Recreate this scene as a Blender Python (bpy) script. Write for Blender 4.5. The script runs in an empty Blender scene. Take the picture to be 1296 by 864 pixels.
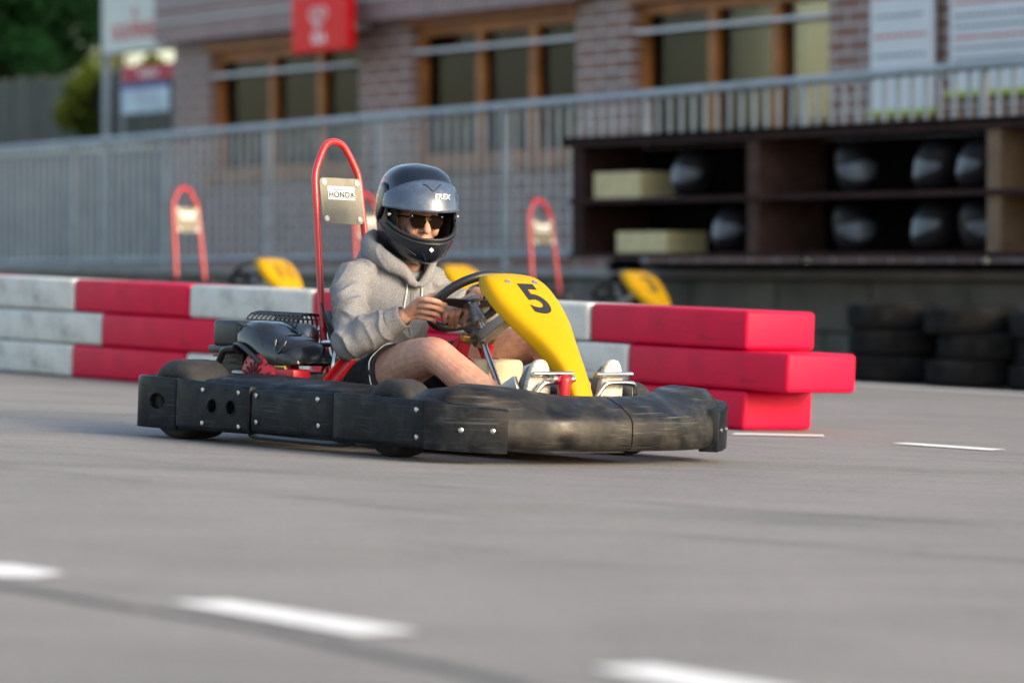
import bpy, bmesh, math, random
import numpy as np
from mathutils import Vector, Matrix, noise
from mathutils.bvhtree import BVHTree
random.seed(7)
PI = math.pi
D = bpy.data
SC = bpy.context.scene
COL = SC.collection

# ------------------------------------------------------------------ camera, world, sun, exposure
CAMH = 0.671          # camera height over the track
TILT = 0.035          # cross fall of the track (falls to the right)
cam = D.cameras.new('camera')
camo = D.objects.new('camera', cam); COL.objects.link(camo)
camo.location = (0, 0, CAMH)
camo.rotation_euler = (PI/2 - math.atan(104/5000), 0, 0)
cam.sensor_width = 36.0
cam.lens = 5000/1296*36.0
cam.clip_start = 0.5; cam.clip_end = 2000
cam.dof.use_dof = True
cam.dof.focus_distance = 13.75
cam.dof.aperture_fstop = 2.2
SC.camera = camo

SUN_AZ = math.radians(126)     # clockwise from +Y: right and a little behind the camera
SUN_EL = math.radians(20)
w = D.worlds.new('World'); SC.world = w; w.use_nodes = True
nt = w.node_tree
sky = nt.nodes.new('ShaderNodeTexSky'); sky.sky_type = 'NISHITA'
sky.sun_disc = False; sky.sun_elevation = SUN_EL; sky.sun_rotation = SUN_AZ
sky.air_density = 1.0; sky.dust_density = 2.5; sky.ozone_density = 1.0
bg = nt.nodes['Background']; bg.inputs['Strength'].default_value = 0.14
wm = nt.nodes.new('ShaderNodeMix'); wm.data_type = 'RGBA'; wm.blend_type = 'MULTIPLY'; wm.inputs[0].default_value = 1.0
wm.inputs[7].default_value = (1.05, 1.0, .92, 1)      # thin warm haze over the sky
nt.links.new(sky.outputs[0], wm.inputs[6]); nt.links.new(wm.outputs[2], bg.inputs['Color'])
sl = D.lights.new('sun', 'SUN'); sl.energy = 1.3; sl.angle = math.radians(20); sl.color = (1.0, 0.83, 0.62)
so = D.objects.new('sun', sl); COL.objects.link(so)
sd = Vector((math.sin(SUN_AZ)*math.cos(SUN_EL), math.cos(SUN_AZ)*math.cos(SUN_EL), math.sin(SUN_EL)))
so.rotation_euler = sd.to_track_quat('Z', 'Y').to_euler()
SC.view_settings.view_transform = 'Standard'; SC.view_settings.look = 'None'
SC.view_settings.exposure = 1.42; SC.view_settings.gamma = 1.0
SC.view_settings.use_curve_mapping = False
SC.render.engine = 'CYCLES'
SC.render.resolution_x = 1024; SC.render.resolution_y = 682

# ------------------------------------------------------------------ materials
def mat(name, col, rough=0.6, metal=0.0, var=0.0, vscale=8.0, bump=0.0, bscale=60.0, col2=None,
        c2scale=4.0, c2lo=0.5, c2hi=0.7, stretch=(1, 1, 1), spec=None, coat=0.0, trans=0.0, sss=0.0, ssr=None, c2detail=4, rvar=0.0, scr=None):
    m = D.materials.new(name); m.use_nodes = True
    t = m.node_tree; n = t.nodes; l = t.links
    b = n['Principled BSDF']
    b.inputs['Roughness'].default_value = rough
    b.inputs['Metallic'].default_value = metal
    if spec is not None: b.inputs['Specular IOR Level'].default_value = spec
    if coat: b.inputs['Coat Weight'].default_value = coat; b.inputs['Coat Roughness'].default_value = 0.08
    if trans: b.inputs['Transmission Weight'].default_value = trans
    if sss:
        b.inputs['Subsurface Weight'].default_value = sss
        b.inputs['Subsurface Radius'].default_value = ssr or (1.0, .35, .2)
        b.inputs['Subsurface Scale'].default_value = 0.01
    tc = n.new('ShaderNodeTexCoord'); mp = n.new('ShaderNodeMapping')
    mp.inputs['Scale'].default_value = stretch
    l.new(tc.outputs['Object'], mp.inputs['Vector'])
    c = (*col, 1)
    src = None
    if var or rvar:
        nz = n.new('ShaderNodeTexNoise'); nz.inputs['Scale'].default_value = vscale; nz.inputs['Detail'].default_value = 6
        l.new(mp.outputs[0], nz.inputs['Vector'])
    if var:
        r = n.new('ShaderNodeValToRGB')
        r.color_ramp.elements[0].position = .3; r.color_ramp.elements[1].position = .7
        r.color_ramp.elements[0].color = (*[max(0, x*(1-var)) for x in col], 1)
        r.color_ramp.elements[1].color = (*[min(1, x*(1+var)) for x in col], 1)
        l.new(nz.outputs['Fac'], r.inputs['Fac']); src = r.outputs['Color']
    if col2 is not None:
        n2 = n.new('ShaderNodeTexNoise'); n2.inputs['Scale'].default_value = c2scale; n2.inputs['Detail'].default_value = c2detail
        n2.inputs['Roughness'].default_value = .65
        l.new(mp.outputs[0], n2.inputs['Vector'])
        r2 = n.new('ShaderNodeMapRange'); r2.inputs['From Min'].default_value = c2lo; r2.inputs['From Max'].default_value = c2hi
        l.new(n2.outputs['Fac'], r2.inputs['Value'])
        mx = n.new('ShaderNodeMix'); mx.data_type = 'RGBA'
        mx.inputs[6].default_value = c
        if src: l.new(src, mx.inputs[6])
        mx.inputs[7].default_value = (*col2, 1)
        l.new(r2.outputs[0], mx.inputs[0]); src = mx.outputs[2]
    if scr:      # thin horizontal scratches, broken up by a second noise
        ms = n.new('ShaderNodeMapping'); ms.inputs['Scale'].default_value = (4, 4, 210); l.new(tc.outputs['Object'], ms.inputs['Vector'])
        n4 = n.new('ShaderNodeTexNoise'); n4.inputs['Scale'].default_value = 1.6; n4.inputs['Detail'].default_value = 3; l.new(ms.outputs[0], n4.inputs['Vector'])
        r4 = n.new('ShaderNodeMapRange'); r4.inputs['From Min'].default_value = .60; r4.inputs['From Max'].default_value = .70; l.new(n4.outputs['Fac'], r4.inputs['Value'])
        n5 = n.new('ShaderNodeTexNoise'); n5.inputs['Scale'].default_value = 7; n5.inputs['Detail'].default_value = 4; l.new(tc.outputs['Object'], n5.inputs['Vector'])
        r5 = n.new('ShaderNodeMapRange'); r5.inputs['From Min'].default_value = .42; r5.inputs['From Max'].default_value = .66; l.new(n5.outputs['Fac'], r5.inputs['Value'])
        mu = n.new('ShaderNodeMath'); mu.operation = 'MULTIPLY'; l.new(r4.outputs[0], mu.inputs[0]); l.new(r5.outputs[0], mu.inputs[1])
        m5 = n.new('ShaderNodeMix'); m5.data_type = 'RGBA'; m5.inputs[6].default_value = c; m5.inputs[7].default_value = (*scr, 1)
        if src: l.new(src, m5.inputs[6])
        l.new(mu.outputs[0], m5.inputs[0]); src = m5.outputs[2]
    if src: l.new(src, b.inputs['Base Color'])
    else: b.inputs['Base Color'].default_value = c
    if rvar:
        r3 = n.new('ShaderNodeMapRange'); r3.inputs['To Min'].default_value = max(.03, rough-rvar); r3.inputs['To Max'].default_value = min(1, rough+rvar)
        r3.inputs['From Min'].default_value = .35; r3.inputs['From Max'].default_value = .65
        l.new(nz.outputs['Fac'], r3.inputs['Value']); l.new(r3.outputs[0], b.inputs['Roughness'])
    if bump:
        nb = n.new('ShaderNodeTexNoise'); nb.inputs['Scale'].default_value = bscale; nb.inputs['Detail'].default_value = 5
        l.new(mp.outputs[0], nb.inputs['Vector'])
        bp = n.new('ShaderNodeBump'); bp.inputs['Strength'].default_value = bump; bp.inputs['Distance'].default_value = .01
        l.new(nb.outputs['Fac'], bp.inputs['Height']); l.new(bp.outputs[0], b.inputs['Normal'])
    return m

M = {}
M['pod'] = mat('scuffed_black_plastic', (.0045, .0062, .0095), .46, var=.5, vscale=14, bump=.06, bscale=60,
               col2=(.022, .026, .034), c2scale=16, c2lo=.50, c2hi=.75, c2detail=10, rvar=.12, scr=(.06, .07, .08), spec=.18)
M['pod_front'] = mat('scuffed_bumper_plastic', (.006, .0065, .008), .46, var=.5, vscale=12, bump=.10, bscale=34,
               col2=(.036, .033, .027), c2scale=10, c2lo=.46, c2hi=.72, c2detail=12, rvar=.16, scr=(.13, .115, .09), spec=.36)
M['black'] = mat('black_plastic', (.018, .019, .022), .4, var=.3, bump=.1)
M['gloss_black'] = mat('glossy_black_cover', (.012, .014, .018), .22, coat=.3, var=.3, rvar=.08)
M['rubber'] = mat('tyre_rubber', (.022, .022, .023), .75, var=.35, vscale=20, bump=.3, bscale=80, col2=(.06, .058, .055), c2scale=14, c2lo=.55, c2hi=.8)
M['red_paint'] = mat('red_tube_paint', (.50, .015, .02), .32, coat=.3, var=.15)
M['red_plastic'] = mat('red_plastic', (.50, .012, .03), .4, var=.2)
M['yellow'] = mat('yellow_panel_plastic', (.50, .285, .0), .5, spec=.18, var=.05, vscale=4, col2=(.30, .16, .004), c2scale=13, c2lo=.64, c2hi=.88, c2detail=9, bump=.05, bscale=20)
M['digit'] = mat('number_vinyl', (.015, .015, .016), .5)
M['chrome'] = mat('bright_steel', (.62, .60, .57), .22, metal=1.0, rvar=.1, var=.1)
M['steel'] = mat('dull_steel', (.32, .32, .32), .42, metal=.9, var=.3, rvar=.1)
M['alu'] = mat('aluminium_plate', (.17, .165, .135), .45, metal=.6, var=.25, vscale=18, bump=.15, bscale=120, rvar=.12)
M['brass'] = mat('brass_fitting', (.55, .38, .12), .3, metal=1)
M['sticker'] = mat('white_sticker', (.80, .80, .79), .45)
M['blue_print'] = mat('blue_print', (.06, .16, .45), .5)
M['tank'] = mat('milky_tank_plastic', (.64, .57, .39), .45, sss=.25, ssr=(1, .9, .6), var=.06, col2=(.60, .48, .26), c2scale=5, c2lo=.55, c2hi=.9)
M['skin'] = mat('skin', (.46, .265, .195), .58, var=.16, vscale=45, sss=.12, bump=.22, bscale=130, col2=(.40, .175, .13), c2scale=13, c2lo=.48, c2hi=.80, c2detail=8, spec=.35)
M['hoodie'] = mat('grey_marl_jersey', (.215, .22, .235), .92, var=.32, vscale=260, bump=.25, bscale=500, spec=.2)
M['cuff'] = mat('grey_rib_knit', (.21, .215, .225), .92, var=.4, vscale=230, bump=.4, bscale=420, spec=.2)
M['shorts'] = mat('black_shorts_cloth', (.012, .013, .018), .8, var=.3, bump=.2, bscale=200)
M['white_trim'] = mat('white_trim', (.75, .75, .75), .6)
M['helmet'] = mat('glossy_black_helmet', (.005, .008, .016), .24, coat=.4, rvar=.07, var=.2, col2=(.06, .065, .075), c2scale=34, c2lo=.66, c2hi=.80, c2detail=9)
M['worn_helmet'] = mat('worn_black_helmet', (.008, .008, .010), .5, spec=.2, var=.3)
M['liner'] = mat('helmet_liner', (.014, .014, .015), .9, bump=.3, bscale=200)
M['visor'] = mat('smoked_visor', (.045, .07, .125), .24, rvar=.10, var=.25, vscale=25, col2=(.15, .18, .23), c2scale=60, c2lo=.58, c2hi=.9, c2detail=9, coat=.4)
M['visor_dark'] = mat('dark_visor', (.09, .11, .14), .35, spec=.35, var=.4)
M['lens'] = mat('dark_brown_lens', (.006, .003, .002), .12, spec=.12)
M['sole'] = mat('speckled_shoe_sole', (.50, .485, .45), .7, var=.15, vscale=30, col2=(.12, .09, .07), c2scale=130, c2lo=.60, c2hi=.68, c2detail=2, bump=.3, bscale=120)
M['shoe'] = mat('pale_grey_shoe', (.17, .165, .16), .85, var=.2, bump=.2, bscale=150)
M['asphalt'] = None
M['white_line'] = mat('road_paint', (.84, .84, .84), .6, var=.06, vscale=14, col2=(.42, .42, .42), c2scale=40, c2lo=.60, c2hi=.8)
M['bar_red'] = mat('red_barrier_plastic', (.58, .002, .042), .5, spec=.22, var=.12, vscale=5, col2=(.44, .004, .036), c2scale=6, c2lo=.50, c2hi=.78, bump=.15, bscale=14, c2detail=11, scr=(.07, .012, .02))
M['bar_white'] = mat('white_barrier_plastic', (.60, .62, .60), .5, var=.1, vscale=5, col2=(.26, .27, .25), c2scale=5, c2lo=.46, c2hi=.76, bump=.15, bscale=14, c2detail=11, scr=(.10, .10, .095))
M['rail'] = mat('galvanised_rail', (.32, .37, .41), .5, metal=.2, var=.2, vscale=4)
M['wood'] = mat('orange_stained_wood', (.33, .115, .02), .55, var=.3, vscale=5, stretch=(1, 1, 1), bump=.1)
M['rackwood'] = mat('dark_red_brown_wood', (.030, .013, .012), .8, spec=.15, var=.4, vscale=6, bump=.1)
M['tanwood'] = mat('weathered_tan_wood', (.15, .095, .055), .7, var=.3, vscale=6, bump=.1)
M['brownwood'] = mat('brown_board', (.065, .037, .030), .8, spec=.15, var=.3, vscale=6, bump=.1)
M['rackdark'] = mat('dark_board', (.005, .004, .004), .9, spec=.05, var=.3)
M['olive'] = mat('dim_olive_interior', (.19, .095, .006), .9, var=.6, vscale=2.5)
M['cream'] = mat('cream_cardboard', (.58, .50, .27), .7, var=.12, vscale=7)
M['glass'] = mat('dark_window_glass', (.034, .024, .003), .32, spec=.15, var=.4, vscale=.7)
M['curtain'] = mat('amber_curtain', (.42, .17, .006), .9, var=.3, vscale=6, stretch=(3, 3, .3))
M['fascia'] = mat('mauve_metal_cladding', (.29, .205, .21), .55, var=.12, vscale=3)
M['sign_red'] = mat('red_sign', (.85, .006, .010), .5, spec=.2)
M['banner_red'] = mat('red_banner', (.50, .02, .05), .6, var=.1)
M['signwhite'] = mat('white_sign', (.62, .66, .62), .5, var=.06)
M['sign_text'] = mat('sign_red_lettering', (.55, .03, .04), .5)
M['poster'] = mat('pale_blue_poster', (.45, .58, .68), .5, var=.3, vscale=3)
M['poster_blue'] = mat('blue_poster_band', (.05, .07, .33), .5)
M['board'] = mat('white_menu_board', (.66, .69, .74), .5, var=.04)
M['print_grey'] = mat('grey_print', (.22, .24, .27), .6)
M['limegreen'] = mat('lime_trim', (.42, .50, .06), .5)
M['concrete'] = mat('old_concrete', (.135, .125, .11), .85, var=.3, vscale=3, bump=.5, bscale=12, col2=(.07, .075, .06), c2scale=2.2, c2lo=.45, c2hi=.75)
M['coping'] = mat('concrete_coping', (.26, .255, .24), .8, var=.2, vscale=4, bump=.3, bscale=20)
M['palewall'] = mat('pale_grey_render', (.20, .215, .21), .8, var=.15, vscale=2)
M['fence'] = mat('grey_brown_fence_boards', (.085, .09, .075), .8, var=.45, vscale=2.2, stretch=(6, 6, .3))
M['bark'] = mat('bark', (.06, .045, .03), .9, var=.3, bump=.5, bscale=20)
M['leaf'] = mat('dark_leaves', (.003, .017, .005), .85, spec=.05, var=.7, vscale=1.2)
M['leaf2'] = mat('olive_leaves', (.050, .075, .010), .8, spec=.08, var=.5, vscale=1.5)

def glass_mat():
    m = D.materials.new('window_glass'); m.use_nodes = True; t = m.node_tree
    gl_ = t.nodes.new('ShaderNodeBsdfGlossy'); gl_.inputs['Roughness'].default_value = .05
    tr = t.nodes.new('ShaderNodeBsdfTransparent'); tr.inputs['Color'].default_value = (.85, .85, .78, 1)
    fr = t.nodes.new('ShaderNodeFresnel'); fr.inputs['IOR'].default_value = 1.22; mx = t.nodes.new('ShaderNodeMixShader')
    t.links.new(fr.outputs[0], mx.inputs[0]); t.links.new(tr.outputs[0], mx.inputs[1]); t.links.new(gl_.outputs[0], mx.inputs[2]); t.links.new(mx.outputs[0], t.nodes['Material Output'].inputs[0])
    return m
M['glass'] = glass_mat()

def brick_mat():
    m = D.materials.new('brick_wall'); m.use_nodes = True
    t = m.node_tree; n = t.nodes; l = t.links; b = n['Principled BSDF']
    b.inputs['Roughness'].default_value = .8
    tc = n.new('ShaderNodeTexCoord'); sx = n.new('ShaderNodeSeparateXYZ'); cx = n.new('ShaderNodeCombineXYZ')
    l.new(tc.outputs['Object'], sx.inputs[0]); l.new(sx.outputs['X'], cx.inputs['X']); l.new(sx.outputs['Z'], cx.inputs['Y'])
    br = n.new('ShaderNodeTexBrick'); br.inputs['Scale'].default_value = 1.0
    br.inputs['Brick Width'].default_value = .38; br.inputs['Row Height'].default_value = .112
    br.inputs['Mortar Size'].default_value = .010; br.inputs['Mortar Smooth'].default_value = .15
    br.inputs['Color1'].default_value = (.27, .135, .105, 1); br.inputs['Color2'].default_value = (.20, .105, .085, 1)
    br.inputs['Mortar'].default_value = (.58, .56, .56, 1)
    l.new(cx.outputs[0], br.inputs['Vector'])
    nz = n.new('ShaderNodeTexNoise'); nz.inputs['Scale'].default_value = 1.3; nz.inputs['Detail'].default_value = 8
    l.new(tc.outputs['Object'], nz.inputs['Vector'])
    mx = n.new('ShaderNodeMix'); mx.data_type = 'RGBA'; mx.inputs[7].default_value = (.27, .225, .21, 1)
    mr = n.new('ShaderNodeMapRange'); mr.inputs['From Min'].default_value = .35; mr.inputs['From Max'].default_value = .8; mr.inputs['To Max'].default_value = .75
    l.new(nz.outputs['Fac'], mr.inputs['Value']); l.new(mr.outputs[0], mx.inputs[0])
    l.new(br.outputs['Color'], mx.inputs[6]); l.new(mx.outputs[2], b.inputs['Base Color'])
    bp = n.new('ShaderNodeBump'); bp.inputs['Strength'].default_value = .4; bp.inputs['Distance'].default_value = .01; bp.invert = True
    l.new(br.outputs['Fac'], bp.inputs['Height']); l.new(bp.outputs[0], b.inputs['Normal'])
    return m
M['brick'] = brick_mat()

def asphalt_mat():
    m = D.materials.new('worn_pale_asphalt'); m.use_nodes = True
    t = m.node_tree; n = t.nodes; l = t.links; b = n['Principled BSDF']
    b.inputs['Roughness'].default_value = .82; b.inputs['Specular IOR Level'].default_value = .35
    tc = n.new('ShaderNodeTexCoord')
    def noi(sc, det, st=None, ro=.6):
        z = n.new('ShaderNodeTexNoise'); z.inputs['Scale'].default_value = sc; z.inputs['Detail'].default_value = det; z.inputs['Roughness'].default_value = ro
        if st:
            mp = n.new('ShaderNodeMapping'); mp.inputs['Scale'].default_value = st[0]; mp.inputs['Rotation'].default_value = (0, 0, st[1])
            l.new(tc.outputs['Object'], mp.inputs[0]); l.new(mp.outputs[0], z.inputs['Vector'])
        else: l.new(tc.outputs['Object'], z.inputs['Vector'])
        return z
    base = n.new('ShaderNodeValToRGB'); e = base.color_ramp.elements
    e[0].position = .36; e[0].color = (.168, .159, .155, 1); e[1].position = .64; e[1].color = (.335, .320, .312, 1)
    l.new(noi(70, 10, None, .85).outputs['Fac'], base.inputs[0])
    def mix(prev, fac, colr, lo, hi, amt, typ='MULTIPLY'):
        mr = n.new('ShaderNodeMapRange'); mr.inputs['From Min'].default_value = lo; mr.inputs['From Max'].default_value = hi; mr.inputs['To Max'].default_value = amt
        l.new(fac.outputs['Fac'], mr.inputs['Value'])
        mx = n.new('ShaderNodeMix'); mx.data_type = 'RGBA'; mx.blend_type = typ; mx.inputs[7].default_value = (*colr, 1)
        l.new(mr.outputs[0], mx.inputs[0]); l.new(prev, mx.inputs[6]); return mx.outputs[2]
    o = base.outputs['Color']
    o = mix(o, noi(1.1, 6), (.68, .69, .72), .45, .75, .6)
    o = mix(o, noi(.55, 5, ((.5, 2.2, 1), .35), .6), (.80, .84, .80), .50, .62, .8)            # broad worn patches
    o = mix(o, noi(5, 8, ((.35, 5, 1), 0), .7), (.60, .59, .60), .45, .70, .7)   # rubber laid along the driving line
    o = mix(o, noi(3, 8, ((.5, 9, 1), .1), .7), (1.22, 1.2, 1.18), .5, .75, .6)
    o = mix(o, noi(260, 3), (.45, .44, .43), .62, .72, .7)            # dark aggregate
    l.new(o, b.inputs['Base Color'])
    bp = n.new('ShaderNodeBump'); bp.inputs['Strength'].default_value = .5; bp.inputs['Distance'].default_value = .004
    l.new(noi(160, 6, None, .7).outputs['Fac'], bp.inputs['Height']); l.new(bp.outputs[0], b.inputs['Normal'])
    return m
M['asphalt'] = asphalt_mat()

# ------------------------------------------------------------------ mesh helpers
def obj(name, bm, m=None, parent=None, smooth=True, bevel=0, seg=2, angle=35, keep=False):
    if isinstance(bm, bmesh.types.BMesh):
        bmesh.ops.recalc_face_normals(bm, faces=bm.faces[:])
        me = D.meshes.new(name); bm.to_mesh(me); bm.free()
    else: me = bm
    if m is not None:
        me.materials.clear()
        for x in (m if isinstance(m, (list, tuple)) else [m]): me.materials.append(x)
    o = D.objects.new(name, me); COL.objects.link(o)
    if bevel:
        md = o.modifiers.new('bevel', 'BEVEL'); md.width = bevel; md.segments = seg; md.limit_method = 'ANGLE'; md.angle_limit = math.radians(30)
        bake(o)
    if smooth: shade(o.data, angle)
    if parent is not None: o.parent = parent
    return o

def bake(o):
    dg = bpy.context.evaluated_depsgraph_get(); dg.update()
    me = D.meshes.new_from_object(o.evaluated_get(dg), preserve_all_data_layers=True, depsgraph=dg)
    mats = [s for s in o.data.materials]
    o.modifiers.clear(); o.data = me
    if not me.materials:
        for s in mats: me.materials.append(s)

def shade(me, angle=35):
    me.shade_smooth()
    try: me.set_sharp_from_angle(angle=math.radians(angle))
    except Exception: pass

def empty(name, loc=(0, 0, 0), label=None, cat=None, group=None, kind=None):
    o = D.objects.new(name, None); COL.objects.link(o); o.location = loc; o.empty_display_size = .1
    return tag(o, label, cat, group, kind)

def tag(o, label=None, cat=None, group=None, kind=None):
    if label: o['label'] = label
    if cat: o['category'] = cat
    if group: o['group'] = group
    if kind: o['kind'] = kind
    return o

def copy_tree(o, parent=None):
    c = o.copy(); COL.objects.link(c); c.parent = parent
    for ch in list(o.children): copy_tree(ch, c)
    return c

def box(bm, c, s, rot=None):
    r = bmesh.ops.create_cube(bm, size=1)
    mt = Matrix.Translation(c) @ (rot.to_4x4() if rot else Matrix()) @ Matrix.Diagonal((*s, 1))
    bmesh.ops.transform(bm, matrix=mt, verts=r['verts']); return r['verts']

def rotz(a): return Matrix.Rotation(a, 3, 'Z')
def roty(a): return Matrix.Rotation(a, 3, 'Y')

def frames(pts, up=None):
    P = [Vector(p) for p in pts]; T = []
    for i in range(len(P)):
        a = P[max(0, i-1)]; b = P[min(len(P)-1, i+1)]; T.append((b-a).normalized())
    u = Vector(up) if up else (Vector((0, 0, 1)) if abs(T[0].z) < .9 else Vector((1, 0, 0)))
    n = (u - T[0]*u.dot(T[0])).normalized(); out = []
    for i in range(len(P)):
        if up: n2 = (Vector(up) - T[i]*Vector(up).dot(T[i]))
        else: n2 = (n - T[i]*n.dot(T[i]))
        if n2.length > 1e-5: n = n2.normalized()
        out.append((P[i], T[i], n, T[i].cross(n)))
    return out

def tube(bm, pts, r, seg=12, closed=False, caps=True, up=None, round_caps=False):
    """r: number, list of numbers, or list of (r along up, r across)"""
    pts = [Vector(p) for p in pts]
    R = [r]*len(pts) if isinstance(r, (int, float)) else list(r)
    R = [(q, q) if isinstance(q, (int, float)) else q for q in R]
    if round_caps and not closed:
        d0 = (pts[0]-pts[1]).normalized(); d1 = (pts[-1]-pts[-2]).normalized()
        pre = []; prr = []; post = []; por = []
        for k in (75, 50, 25):
            a = math.radians(k)
            pre.append(pts[0] + d0*math.sin(a)*min(R[0])); prr.append((R[0][0]*math.cos(a), R[0][1]*math.cos(a)))
        for k in (25, 50, 75):
            a = math.radians(k)
            post.append(pts[-1] + d1*math.sin(a)*min(R[-1])); por.append((R[-1][0]*math.cos(a), R[-1][1]*math.cos(a)))
        pts = pre+pts+post; R = prr+R+por
    if closed:
        n = len(pts); F = []
        for i in range(n):
            T = (pts[(i+1) % n]-pts[i-1]).normalized(); F.append((pts[i], T))
        u = Vector(up) if up else Vector((0, 0, 1))
        F = [(p, T, (u-T*u.dot(T)).normalized(), T.cross((u-T*u.dot(T)).normalized())) for p, T in F]
    else: F = frames(pts, up)
    rings = []
    for i, (p, T, n, b) in enumerate(F):
        rings.append([bm.verts.new(p + n*math.cos(2*PI*k/seg)*R[i][0] + b*math.sin(2*PI*k/seg)*R[i][1]) for k in range(seg)])
    m = len(rings)
    for i in range(m if closed else m-1):
        A = rings[i]; B = rings[(i+1) % m]
        for k in range(seg): bm.faces.new((A[k], A[(k+1) % seg], B[(k+1) % seg], B[k]))
    if caps and not closed:
        bm.faces.new(rings[0][::-1]); bm.faces.new(rings[-1])
    return rings

def smoothpath(pts, n=6, closed=False):
    P = [Vector(p) for p in pts]; out = []; m = len(P)
    rng = range(m) if closed else range(m-1)
    for i in rng:
        p0 = P[(i-1) % m] if closed or i > 0 else P[i]; p1 = P[i]; p2 = P[(i+1) % m]
        p3 = P[(i+2) % m] if closed or i+2 < m else P[(i+1) % m]
        for k in range(n):
            t = k/n
            out.append(.5*((2*p1)+(p2-p0)*t+(2*p0-5*p1+4*p2-p3)*t*t+(3*p1-3*p2+p3-p0)*t**3))
    if not closed: out.append(P[-1])
    return out

def lathe(bm, prof, axis_o, axis_d, seg=32, closed=False):
    """prof list of (radius, along)"""
    d = Vector(axis_d).normalized(); u = Vector((0, 0, 1)) if abs(d.z) < .9 else Vector((1, 0, 0))
    n = (u-d*u.dot(d)).normalized(); b = d.cross(n); o = Vector(axis_o)
    rings = []
    for r, a in prof:
        if r < 1e-6: rings.append([bm.verts.new(o+d*a)])
        else: rings.append([bm.verts.new(o+d*a+(n*math.cos(2*PI*k/seg)+b*math.sin(2*PI*k/seg))*r) for k in range(seg)])
    L = len(rings)
    for i in range(L if closed else L-1):
        A = rings[i]; B = rings[(i+1) % L]
        for k in range(seg):
            a0 = A[k % len(A)]; a1 = A[(k+1) % len(A)]; b0 = B[k % len(B)]; b1 = B[(k+1) % len(B)]
            if len(A) == 1 and len(B) == 1: continue
            if len(A) == 1: bm.faces.new((a0, b1, b0))
            elif len(B) == 1: bm.faces.new((a0, a1, b0))
            else: bm.faces.new((a0, a1, b1, b0))

def ellipsoid(bm, c, r, rot=None, seg=24):
    q = bmesh.ops.create_uvsphere(bm, u_segments=seg, v_segments=seg//2, radius=1)
    mt = Matrix.Translation(c) @ (rot.to_4x4() if rot else Matrix()) @ Matrix.Diagonal((*r, 1))
    bmesh.ops.transform(bm, matrix=mt, verts=q['verts'])

def gridmesh(bm, rows, closed=False):
    V = [[bm.verts.new(p) for p in r] for r in rows]
    for i in range(len(V)-1):
        n = len(V[i])
        for j in range(n if closed else n-1):
            bm.faces.new((V[i][j], V[i][(j+1) % n], V[i+1][(j+1) % n], V[i+1][j]))
    return V

def prism(bm, outline, ext, close=True):
    """outline: list of 3D points, ext: vector"""
    a = [bm.verts.new(Vector(p)) for p in outline]; b = [bm.verts.new(Vector(p)+Vector(ext)) for p in outline]
    bm.faces.new(a[::-1]); bm.faces.new(b)
    n = len(a)
    for i in range(n): bm.faces.new((a[i], a[(i+1) % n], b[(i+1) % n], b[i]))

def organic(name, bm, m, parent, voxel, smooth_it=6, disp=None, smooth_f=.5):
    bmesh.ops.recalc_face_normals(bm, faces=bm.faces[:])
    me = D.meshes.new(name); bm.to_mesh(me); bm.free()
    o = D.objects.new(name, me); COL.objects.link(o)
    md = o.modifiers.new('r', 'REMESH'); md.mode = 'VOXEL'; md.voxel_size = voxel; md.adaptivity = 0
    ms = o.modifiers.new('s', 'SMOOTH'); ms.iterations = smooth_it; ms.factor = smooth_f
    bake(o); me = o.data
    if disp:
        nrm = [v.normal.copy() for v in me.vertices]
        for v, nn in zip(me.vertices, nrm): v.co = v.co + nn*disp(v.co, nn)
        me.update()
    me.materials.clear(); me.materials.append(m); me.shade_smooth()
    o.parent = parent
    return o

def textmesh(s, size, depth=.0, bold=0.0, shear=0.0, spacing=1.0, fine=0):
    c = D.curves.new('txt', 'FONT'); c.body = s; c.size = size; c.align_x = 'CENTER'; c.align_y = 'CENTER'
    c.offset = bold; c.shear = shear; c.space_character = spacing; c.resolution_u = 6; c.extrude = depth
    o = D.objects.new('txt', c); COL.objects.link(o)
    dg = bpy.context.evaluated_depsgraph_get(); dg.update()
    me = D.meshes.new_from_object(o.evaluated_get(dg), depsgraph=dg)
    D.objects.remove(o)
    bm = bmesh.new(); bm.from_mesh(me)
    if fine:
        bmesh.ops.triangulate(bm, faces=bm.faces[:])
        for _ in range(fine):
            long = [e for e in bm.edges if e.calc_length() > size*.12]
            if long: bmesh.ops.subdivide_edges(bm, edges=long, cuts=1)
            bmesh.ops.triangulate(bm, faces=bm.faces[:])
    return bm

def map_bm(bm, f):
    for v in bm.verts: v.co = Vector(f(v.co))
    return bm

def text_on(name, s, size, m, parent, o, right, upv, depth=.0006, **kw):
    R = Vector(right).normalized(); U = Vector(upv).normalized(); N = R.cross(U); O = Vector(o)
    bm = textmesh(s, size, depth, **kw)
    map_bm(bm, lambda c: O + R*c.x + U*c.y + N*c.z)
    return obj(name, bm, m, parent, smooth=False)

def text_wrap(name, s, size, m, parent, surf, o, right, upv, lift=.0012, **kw):
    # lettering laid onto a curved panel: every point is dropped onto the surface
    R = Vector(right).normalized(); U = Vector(upv).normalized(); N = R.cross(U); O = Vector(o)
    bt = BVHTree.FromPolygons([v.co for v in surf.data.vertices], [p.vertices for p in surf.data.polygons])
    bm = textmesh(s, size, 0, fine=4, **kw)
    def f(c):
        h = bt.ray_cast(O+R*c.x+U*c.y+N*.12, -N)
        return (h[0]+N*lift) if h[0] is not None else O+R*c.x+U*c.y
    map_bm(bm, f)
    return obj(name, bm, m, parent, smooth=False)

def sheet(pts, z=.0):
    bm = bmesh.new(); v = [bm.verts.new(p) for p in pts]; bm.faces.new(v); return bm

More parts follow.
